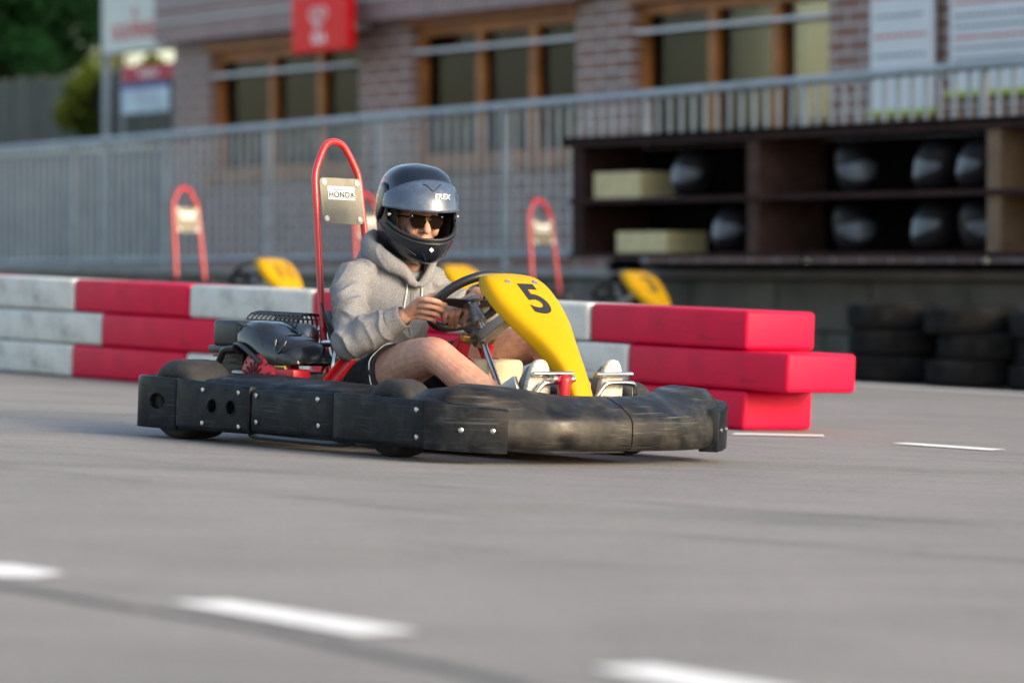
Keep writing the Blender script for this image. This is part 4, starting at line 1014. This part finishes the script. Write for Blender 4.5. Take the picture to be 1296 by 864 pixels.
def helmet_parts(root, visor_up=True, place=lambda p: p, detail=True):
    bm = bmesh.new(); NA, NZ = (96, 60) if detail else (40, 26); AZP = math.radians(74)
    zs = [HPROF[0][0]+(HPROF[-1][0]-HPROF[0][0])*i/(NZ-1) for i in range(NZ)]
    V = [[bm.verts.new(place(hsurf(2*PI*j/NA, z))) for j in range(NA)] for z in zs]
    top = bm.verts.new(place(Vector((-.012, 0, .1695))))
    for i in range(NZ-1):
        for j in range(NA):
            az = (2*PI*(j+.5)/NA+PI) % (2*PI)-PI; zm = (zs[i]+zs[i+1])/2; lo, hi = port(az)
            if abs(az) < AZP and lo < zm < hi: continue
            bm.faces.new((V[i][j], V[i][(j+1) % NA], V[i+1][(j+1) % NA], V[i+1][j]))
    for j in range(NA): bm.faces.new((V[-1][j], V[-1][(j+1) % NA], top))
    sh = obj('shell', bm, M['helmet' if detail else 'worn_helmet'], root, angle=180)
    md = sh.modifiers.new('s', 'SOLIDIFY'); md.thickness = .006; md.offset = -1; bake(sh); sh.data.shade_smooth()
    # port gaskets
    for off, dz, r_, nm in ((.002, -.004, .0052, 'port_trim'), (.004, -.018, .0036, 'port_lip')):
        lo_ = [hsurf(a, port(a)[0]+dz, off) for a in [math.radians(q) for q in range(-74, 75, 4)]]
        hi_ = [hsurf(a, port(a)[1]-dz*.3, off) for a in [math.radians(q) for q in range(74, -75, -4)]]
        bm = bmesh.new()
        if nm == 'port_trim': tube(bm, [place(p) for p in lo_+hi_], r_, 8, closed=True)
        else: tube(bm, [place(p) for p in lo_], r_, 8)
        obj(nm, bm, M['black'], sh)
    # lining
    bm = bmesh.new(); V = [[bm.verts.new(place(hsurf(2*PI*j/48, z, -.016))) for j in range(48)] for z in [-.165+i*.32/24 for i in range(25)]]
    for i in range(24):
        for j in range(48):
            az = (2*PI*(j+.5)/48+PI) % (2*PI)-PI; zm = -.165+(i+.5)*.32/24
            if abs(az) < math.radians(60) and -.10 < zm < .05: continue
            bm.faces.new((V[i][j], V[i][(j+1) % 48], V[i+1][(j+1) % 48], V[i+1][j]))
    obj('lining', bm, M['liner'], root)
    # visor
    if visor_up: zl, zh = (lambda a: .012+.004*abs(a)), (lambda a: .124-.055*(abs(a)/1.3)**2)
    else: zl, zh = (lambda a: port(a)[0]-.004), (lambda a: .045-.02*abs(a))
    bm = bmesh.new(); rows = []
    for i in range(13):
        f = i/12; row = []
        for q in range(-78, 79, 4):
            a = math.radians(q); z = zl(a)+(zh(a)-zl(a))*f; o = (.009 if visor_up else .006)+(.006*(1-f) if visor_up else 0)
            row.append(place(hsurf(a, z, o)))
        rows.append(row)
    gridmesh(bm, rows); vs = obj('visor', bm, M['visor' if detail else 'visor_dark'], root, angle=180)
    md = vs.modifiers.new('s', 'SOLIDIFY'); md.thickness = .002; bake(vs); vs.data.shade_smooth()
    if detail:
        for s in (-1, 1):
            bm = bmesh.new(); rows = []
            for i, (z0, z1) in enumerate([(.050, .072), (.020, .095), (-.01, .102), (-.03, .098), (-.035, .08), (-.02, .055)]):
                a = math.radians(74+i*6)*s; rows.append([place(hsurf(a, z0+(z1-z0)*k/6, .010-.004*abs(i-2)/3)) for k in range(7)])
            gridmesh(bm, rows); sp = obj('side_cover', bm, M['helmet'], root, angle=180)
            md = sp.modifiers.new('s', 'SOLIDIFY'); md.thickness = .007; bake(sp); sp.data.shade_smooth()
        c0 = place(hsurf(.20, .062, 0)); c1 = place(hsurf(.26, .062, 0)); c2 = place(hsurf(.20, .082, 0))
        text_wrap('lettering', 'EREX', .028, M['sticker'], vs, vs, c0, c1-c0, c2-c0, lift=.0030, bold=.0003, shear=.25)
        bm = bmesh.new(); tube(bm, [place(hsurf(a, z, .0125)) for a, z in [(-.22, .108), (-.13, .104), (-.03, .088), (.02, .086), (.08, .094), (.24, .110)]], .0014, 6); obj('visor_crease', bm, M['black'], vs)
        bm = bmesh.new(); lathe(bm, [(0, .002), (.0085, .002), (.009, 0), (0, 0)], place(hsurf(.0, -.119, .001)), (place(hsurf(0, -.119, .02))-place(hsurf(0, -.119, 0))), 4)
        obj('chin_badge', bm, M['sticker'], sh, smooth=False)
        bm = bmesh.new(); lathe(bm, [(0, .003), (.003, .003), (.0035, .0), (0, 0)], place(hsurf(.0, -.119, .002)), (place(hsurf(0, -.119, .02))-place(hsurf(0, -.119, 0))), 10)
        obj('badge_pin', bm, M['steel'], sh)
        bm = bmesh.new(); rows = []
        for i in range(7):
            f = i/6; z = -.162+.028*f; hw = .10+.16*f; rows.append([place(hsurf((k/10-.5)*2*hw, z, .0045-.007*(1-abs(k/5-1))**.5)) for k in range(11)])
        gridmesh(bm, rows); cv = obj('chin_vent', bm, M['helmet'], sh)
        for s in (-1, 1):
            bm = bmesh.new(); tube(bm, [place(hsurf(s*math.radians(a), z, .0015)) for a, z in [(100, -.035), (80, -.062), (60, -.095), (42, -.120), (26, -.142)]], .0022, 6); obj('moulded_line', bm, M['black'], sh)
            bm = bmesh.new(); lathe(bm, [(0, .003), (.006, .003), (.007, 0), (0, 0)], place(hsurf(s*math.radians(66), -.006, .006)), place(hsurf(s*math.radians(66), -.006, .03))-place(hsurf(s*math.radians(66), -.006, 0)), 12); obj('visor_screw', bm, M['chrome'], sh)

HC = Vector((.476, .035, .826))
HR = Matrix.Rotation(math.radians(-19), 3, 'Z') @ Matrix.Rotation(math.radians(5), 3, 'Y')
def HT(p): return HC + HR @ Vector(p)

# ------------------------------------------------------------------ the driver
person = empty('person'); person.parent = None; person.matrix_world = KM
tag(person, 'driver in grey hooded sweatshirt, black shorts, sunglasses and black helmet, steering the number 5 kart', 'person')

bm = bmesh.new()
# head
ellipsoid(bm, HT((.008, 0, -.015)), (.092, .074, .118), HR)
ellipsoid(bm, HT((.045, 0, -.075)), (.052, .052, .055), HR)
tube(bm, [HT((.088, 0, .012)), HT((.106, 0, -.030)), HT((.118, 0, -.056))], [.009, .0115, .0145], 12, round_caps=True)
for s in (-1, 1):
    ellipsoid(bm, HT((.100, s*.012, -.060)), (.010, .009, .008), HR, 12)          # nostril wings
    ellipsoid(bm, HT((.070, s*.038, -.055)), (.030, .024, .028), HR, 14)          # cheeks
    ellipsoid(bm, HT((.082, s*.030, .010)), (.016, .030, .010), HR, 14)           # brows
    ellipsoid(bm, HT((-.005, s*.077, -.03)), (.018, .008, .030), HR, 12)          # ears
ellipsoid(bm, HT((.090, 0, -.092)), (.014, .026, .009), HR, 14)                   # lips
ellipsoid(bm, HT((.076, 0, -.122)), (.022, .024, .018), HR, 14)                   # chin
tube(bm, [HT((-.005, 0, -.06)), HT((-.02, 0, -.13)), (.415, .02, .60)], [.060, .058, .064], 18)
# trunk under the clothes
tube(bm, [(.36, 0, .15), (.35, 0, .26), (.36, 0, .42), (.385, .005, .54), (.40, .01, .60)], [(.10, .145), (.09, .135), (.10, .15), (.09, .15), (.05, .08)], 20, up=(1, 0, 0), round_caps=True)
for s, el, wr in ((-1, (.545, -.298, .365), (.725, -.216, .462)), (1, (.605, .320, .400), (.775, .070, .545))):
    tube(bm, [(.385, s*.15, .585), (.39, s*.185, .57)], [.05, .045], 14, round_caps=True)
    tube(bm, [(.39, s*.19, .57), el], [.044, .038], 14, round_caps=True)
    tube(bm, [el, Vector(el).lerp(Vector(wr), .35), Vector(el).lerp(Vector(wr), .75), wr], [.042, .043, .031, .027], 14, round_caps=True)
# legs
def leg(pts): tube(bm, smoothpath(pts[0], 4), [r for a, b in zip(pts[1], pts[1][1:]) for r in [a+(b-a)*k/4 for k in range(4)]]+[pts[1][-1]], 20, round_caps=True)
leg(([(.40, -.10, .20), (.58, -.150, .247), (.76, -.205, .303), (.88, -.240, .328), (.945, -.255, .334), (1.00, -.248, .308), (1.06, -.234, .270), (1.15, -.212, .222), (1.27, -.175, .155)], [.088, .090, .078, .067, .061, .057, .059, .052, .036]))
ellipsoid(bm, (.960, -.257, .350), (.050, .046, .040), Matrix.Rotation(.5, 3, 'Y'))
leg(([(.40, .10, .20), (.58, .150, .267), (.76, .212, .345), (.86, .243, .374), (.92, .255, .378), (.975, .250, .345), (1.04, .240, .300), (1.14, .220, .235), (1.27, .188, .155)], [.088, .086, .076, .066, .061, .057, .059, .052, .036]))
ellipsoid(bm, (.930, .257, .392), (.050, .046, .040), Matrix.Rotation(.5, 3, 'Y'))
for s, y in ((-1, -.152), (1, .182)):      # feet inside the shoes
    tube(bm, [(1.27, y, .15), (1.285, y, .12), (1.310, y, .17), (1.318, y, .25)], [.032, .034, .030, .024], 14, round_caps=True)
# hands
def finger(pts, r): tube(bm, smoothpath(pts, 3), [r[0]+(r[1]-r[0])*k/(3*(len(pts)-1)) for k in range(3*(len(pts)-1)+1)], 12, round_caps=True)
def blob(a, b, ra, rb, up=None): tube(bm, [a, b], [ra, rb], 16, round_caps=True, up=up)
# right hand: palm outside the rim, fingers wrapped round the front, thumb along the top
W_ = Vector((.728, -.214, .464)); MC = [Vector(v) for v in [(.797, -.214, .520), (.785, -.208, .500), (.770, -.200, .481), (.754, -.190, .463)]]
for mc in MC: blob(W_.lerp(mc, .10), mc, .0185, .0118)
finger([MC[0], (.832, -.212, .522), (.858, -.186, .517), (.848, -.150, .507), (.836, -.126, .505)], (.0116, .0092))
finger([MC[1], (.822, -.203, .502), (.845, -.178, .497), (.838, -.148, .488), (.828, -.131, .486)], (.0118, .0094))
finger([MC[2], (.805, -.192, .481), (.825, -.168, .476), (.816, -.142, .468), (.804, -.127, .466)], (.0113, .0090))
finger([MC[3], (.784, -.180, .461), (.800, -.158, .456), (.789, -.136, .449), (.778, -.123, .447)], (.0102, .0084))
finger([W_+Vector((.004, .008, .008)), (.755, -.186, .502), (.790, -.164, .528), (.826, -.146, .542)], (.0165, .0100))
# left hand: reaching in over the spoke, fingers hanging down in front of the lower rim
W2 = Vector((.775, .070, .545)); MC2 = [Vector(v) for v in [(.780, -.050, .492), (.784, -.028, .497), (.787, -.004, .501), (.788, .022, .504)]]
for mc in MC2: blob(W2.lerp(mc, .25), mc, .0165, .0105)
for mc, pp in zip(MC2, [[(.802, -.094, .476), (.792, -.090, .456), (.776, -.074, .445)], [(.812, -.073, .477), (.794, -.062, .450), (.766, -.040, .431)],
                        [(.819, -.050, .480), (.800, -.042, .452), (.768, -.016, .429)], [(.822, -.012, .484), (.806, -.010, .458), (.777, .006, .437)]]):
    finger([mc]+pp, (.0108, .0082))
finger([W2.lerp(MC2[3], .3), (.735, .015, .500), (.712, -.015, .480)], (.0135, .0095))
body = organic('body', bm, M['skin'], person, .0030, 4)

# ---- hooded sweatshirt
def nz(p, s): return noise.noise(Vector(p)*s)
ELR = Vector((.545, -.298, .365)); WRR = Vector((.725, -.216, .462)); SHR = Vector((.398, -.195, .575))
ELL = Vector((.605, .320, .400)); WRL = Vector((.775, .070, .545)); SHL = Vector((.39, .20, .57))
def seg_t(p, a, b):
    d = b-a; t = (p-a).dot(d)/d.length_squared; return t, (p-(a+d*max(0, min(1, t)))).length
def folds(p, n):
    d = .0
    best = None
    for (a, b, kind) in ((SHR, ELR, 'u'), (ELR, WRR, 'f'), (SHL, ELL, 'u'), (ELL, WRL, 'f')):
        t, dist = seg_t(p, a, b)
        if dist < .10 and (best is None or dist < best[1]): best = (t, dist, kind, a, b)
    w = nz(p, 7)*.5+.5
    if best and best[1] < .088 and abs(p.y) > .15:
        t, dist, kind, a, b = best; L = (b-a).length
        side = nz(p, 9)
        wn = nz(p, 5)*1.0+nz((p.x+3, p.y, p.z), 13)*.45
        if kind == 'u': amp = .006+.009*max(0, t-.35); ph = t*L*85+wn*7
        else: amp = .0125*max(0, 1-t*1.0)+.002; ph = t*L*80+wn*7
        s_ = 1-abs(math.sin(ph*.5)); d += amp*(s_**1.8*1.5-.45)*(.15+1.3*w*w*1.6)
    else:
        # trunk: diagonal folds from the shoulders to the waist, bunching near the hem
        q = p.x*9+p.z*17+p.y*(20 if p.y < 0 else -20)+nz(p, 6)*2.6
        d += .0115*((1-abs(math.sin(q*.5+.6)))**1.8*1.5-.4)*(.3+w)
        if p.z < .40:
            k = (.40-p.z)/.2; q2 = p.z*150+nz((p.x*5, p.y*5, p.z*2), 1.6)*5; d += .011*k*((1-abs(math.sin(q2*.5)))**1.4-.4)
    d += .0042*nz(p, 11)+.0016*nz(p, 30)
    return d
bm = bmesh.new()
tube(bm, smoothpath([(.375, 0, .215), (.365, 0, .28), (.372, 0, .38), (.38, .0, .47), (.398, .003, .545), (.420, .008, .60), (.440, .012, .645)], 2),
     [(.128, .178), (.130, .180), (.128, .176), (.124, .172), (.122, .170), (.122, .172), (.120, .176), (.116, .177), (.110, .176), (.104, .165), (.094, .14), (.082, .112), (.070, .084)], 32, up=(1, 0, 0))
for SH_, EL, WR, s in ((SHR, ELR, WRR, -1), (SHL, ELL, WRL, 1)):
    tube(bm, [SH_+Vector((0, -s*.07, .022)), SH_+Vector((0, -s*.02, .008)), SH_+Vector((.012, s*.008, -.035)), SH_.lerp(EL, .45), SH_.lerp(EL, .8), EL], [.064, .070, .070, .063, .062, .062], 20, round_caps=True)
    tube(bm, [EL+Vector((-.012, 0, -.008)), EL.lerp(WR, .25), EL.lerp(WR, .5), EL.lerp(WR, .70), EL.lerp(WR, .80)], [.063, .066, .060, .053, .046], 20, round_caps=True)
hood = organic('sweatshirt', bm, M['hoodie'], person, .0048, 7, folds)
# cuffs and hem
for EL, WR in ((ELR, WRR), (ELL, WRL)):
    bm = bmesh.new(); a = EL.lerp(WR, .74); b = EL.lerp(WR, 1.0); d_ = (b-a)
    u = Vector((0, 0, 1)); n_ = (u-d_.normalized()*u.dot(d_.normalized())).normalized(); c_ = d_.normalized().cross(n_)
    rows = []
    for f, r_ in [(0, .0455), (.08, .0485), (.16, .0465), (.45, .0445), (.8, .0425), (.96, .0420), (1, .0405), (.99, .0365), (.7, .036)]:
        rows.append([a+d_*f+(n_*math.cos(2*PI*k/48)+c_*math.sin(2*PI*k/48))*(r_+.0009*math.sin(k*2*PI/3)) for k in range(48)])
    gridmesh(bm, rows, closed=True); obj('cuff', bm, M['cuff'], hood, angle=60)
# the hood lying round the neck
bm = bmesh.new()
pth = smoothpath([(.530, -.004, .570), (.522, -.052, .612), (.480, -.102, .652), (.410, -.112, .686), (.345, -.060, .708), (.325, .02, .710), (.350, .085, .702), (.415, .126, .680), (.485, .102, .645), (.528, .060, .607), (.532, .018, .568)], 4)
N_ = len(pth); rr = []
for i in range(N_):
    f = i/(N_-1); g = math.sin(PI*f); rr.append((.014+.034*g, .012+.020*g))
tube(bm, pth, rr, 16, up=(0, 0, 1), round_caps=True)
tube(bm, smoothpath([(.36, -.08, .64), (.30, -.05, .64), (.285, .02, .64), (.31, .09, .64), (.37, .11, .64)], 4), [(.055, .03)]*17, 14, up=(0, 0, 1), round_caps=True)
def hf(p, n): return .004*((1-abs(math.sin((p.x*30+p.y*18+nz(p, 8)*3))))**1.5-.4)+.002*nz(p, 22)
hd_ = organic('hood', bm, M['hoodie'], hood, .0042, 8, hf)
# zip, drawcords
def chest(y, z): return Vector((.505+.0*z - (z-.45)*.10, y, z))
def front(y, z):
    best = None; me = hood.data
    return best
from mathutils.bvhtree import BVHTree
dg = bpy.context.evaluated_depsgraph_get()
bv = BVHTree.FromPolygons([v.co for v in hood.data.vertices], [p.vertices for p in hood.data.polygons])
def onf(y, z, off=.002, x=.9):
    h = bv.ray_cast(Vector((x, y, z)), Vector((-1, 0, 0)))
    return (h[0]+Vector((off, 0, 0))) if h[0] is not None else Vector((.50, y, z))
bm = bmesh.new(); tube(bm, [onf(.010, .575-.02*k, .001) for k in range(16)], [(.004, .0085)]*16, 8, up=(1, 0, 0)); obj('zip_placket', bm, M['cuff'], hood)
bm = bmesh.new(); tube(bm, [onf(.010, .575-.02*k, .0045) for k in range(16)], .0016, 6); obj('zip', bm, M['steel'], hood)
for y0, y1, L_ in ((-.018, -.030, 6), (.045, .050, 5)):
    bm = bmesh.new(); tube(bm, smoothpath([onf(y0+(y1-y0)*k/L_, .578-.022*k, .005) for k in range(L_+1)], 3), .0028, 8, round_caps=True); obj('drawcord', bm, M['white_trim'], hood)
# hem
bm = bmesh.new()
def hemr(z, k, r_): return Vector((.375+math.cos(2*PI*k/64)*(.131+r_), math.sin(2*PI*k/64)*(.180+r_), z+.006*math.sin(k*.7)+.03*max(0, math.cos(2*PI*k/64))))
gridmesh(bm, [[hemr(z, k, r_+.0012*math.sin(k*PI)) for k in range(64)] for z, r_ in [(.258, -.004), (.254, .006), (.235, .009), (.212, .008), (.206, .003), (.210, -.004)]], closed=True)
obj('hem_band', bm, M['cuff'], hood, angle=60)

# ---- shorts
bm = bmesh.new()
tube(bm, [(.33, 0, .14), (.33, 0, .22)], [(.13, .17), (.12, .17)], 24, up=(1, 0, 0), round_caps=True)
tube(bm, [(.38, -.09, .195), (.52, -.135, .228), (.645, -.170, .262)], [.100, .104, .106], 20)
tube(bm, [(.38, .09, .195), (.52, .135, .248), (.645, .172, .297)], [.100, .102, .104], 20)
def sf(p, n): return .0045*((1-abs(math.sin(p.x*26+p.z*20+nz(p, 9)*3)))**1.3-.4)+.002*nz(p, 25)
shorts = organic('shorts', bm, M['shorts'], person, .0050, 5, sf)
bm = bmesh.new(); a0 = Vector((.645, -.170, .262)); dL = (Vector((.645, -.170, .262))-Vector((.52, -.135, .228))).normalized()
u = Vector((0, 0, 1)); n_ = (u-dL*u.dot(dL)).normalized(); c_ = dL.cross(n_)
tube(bm, [a0-dL*.007+(n_*math.cos(2*PI*k/48)+c_*math.sin(2*PI*k/48))*(.1055+.0025*math.sin(k*.9)) for k in range(48)], .0020, 6, closed=True); obj('piping', bm, M['white_trim'], shorts)

# ---- shoes, soles facing forwards on the pedals
for y, dz in ((-.152, 0), (.182, .002)):
    bm = bmesh.new()
    tube(bm, smoothpath([(1.255, y-.01, .105+dz), (1.290, y, .13+dz), (1.308, y, .19+dz), (1.316, y, .25+dz), (1.322, y, .30+dz)], 3), [(.050, .042)]*4+[(.046, .043)]*3+[(.040, .046)]*3+[(.032, .046), (.026, .040), (.02, .03)], 20, up=(1, 0, 0), round_caps=True)
    tube(bm, [(1.24, y-.006, .185+dz), (1.28, y-.002, .14+dz)], [.043, .045], 18, round_caps=True)
    s_ = organic('shoe', bm, M['shoe'], person, .0045, 5)
    bm = bmesh.new(); out = []
    for k in range(40):
        a_ = 2*PI*k/40; u_, v_ = math.cos(a_), math.sin(a_); yy = math.copysign(abs(v_)**.8, v_)*.054*(1-.14*max(0, -u_)); zz = .215+dz+u_*.125
        out.append((1.330+(zz-.2)*.10, y+yy, zz))
    prism(bm, out, (.024, 0, 0)); so_ = obj('sole', bm, M['sole'], s_, bevel=.006, seg=3, angle=60)

# ---- helmet and sunglasses
hl = empty('helmet'); hl.parent = person
helmet_parts(hl, True, HT)
gs = empty('sunglasses'); gs.parent = person
for s in (-1, 1):
    bm = bmesh.new(); out = []
    for k in range(28):
        a_ = 2*PI*k/28; c_, s2 = math.cos(a_), math.sin(a_); yy = .0262*math.copysign(abs(c_)**.75, c_); zz = .0220*math.copysign(abs(s2)**.8, s2)
        if zz < 0: yy *= .86
        out.append((yy, zz))
    yc = s*.0345; zc = -.026
    def LP(yy, zz, o): return HT((.1215-abs(yc+yy)*.16+o-((yc+yy)**2)*2.2, yc+yy, zc+zz))
    a = [bm.verts.new(LP(yy, zz, 0)) for yy, zz in out]; b = [bm.verts.new(LP(yy, zz, .002)) for yy, zz in out]; bm.faces.new(a[::-1]); bm.faces.new(b)
    for k in range(28): bm.faces.new((a[k], a[(k+1) % 28], b[(k+1) % 28], b[k]))
    obj('lens', bm, M['lens'], gs, smooth=False)
    bm = bmesh.new(); tube(bm, [LP(yy*1.04, zz*1.04, .001) for yy, zz in out], .0016, 6, closed=True)
    tube(bm, [LP(-.026+.052*k/6, .0195+.002*math.sin(k), .0015) for k in range(7)], [(.0042, .0035)]*7, 8, round_caps=True)
    obj('frame', bm, M['lens'], gs)
    bm = bmesh.new(); tube(bm, [HT((.105, s*.066, -.010)), HT((.06, s*.080, -.012)), HT((0, s*.082, -.014))], .0028, 8); obj('temple', bm, M['lens'], gs)
    bm = bmesh.new(); lathe(bm, [(0, .002), (.003, .002), (.003, 0), (0, 0)], LP(s*.021, .0195, .003), HR @ Vector((1, 0, 0)), 10); obj('rivet', bm, M['chrome'], gs)
bm = bmesh.new(); tube(bm, [HT((.119, -.013, -.018)), HT((.123, 0, -.014)), HT((.119, .013, -.018))], .0022, 8); obj('bridge', bm, M['brass'], gs)

# ------------------------------------------------------------------ helmets on the rack
hp_ = empty('helmet'); helmet_parts(hp_, False, detail=False)
spots = [(1.05, 'upper', 1.047, 'dark helmet on the upper shelf, right of the cream carton'), (1.50, 'lower', .708, 'dark helmet on the lower shelf, right of the cream carton'),
         (2.72, 'upper', 1.047, 'helmet on the upper shelf, leftmost in the middle bay'),
         (3.52, 'upper', 1.047, 'helmet on the upper shelf, second from the left in the middle bay'), (3.92, 'upper', 1.047, 'helmet on the upper shelf beside the right hand post'),
         (2.70, 'lower', .708, 'helmet on the lower shelf, leftmost in the middle bay'),
         (3.50, 'lower', .708, 'helmet on the lower shelf, second from the left in the middle bay'), (3.90, 'lower', .708, 'helmet on the lower shelf beside the right hand post')]
rnd = random.Random(4)
for i, (s, lv, z, lab) in enumerate(spots):
    c = hp_ if i == 0 else copy_tree(hp_)
    p = rackpos(s, .20, z); p.z += .178; c.location = p
    c.rotation_euler = (math.radians(rnd.uniform(-6, 6)), math.radians(rnd.uniform(-4, 4)), math.radians(-100+rnd.uniform(-120, 60)))
    tag(c, lab, 'helmet', 'helmets stored on the rack')
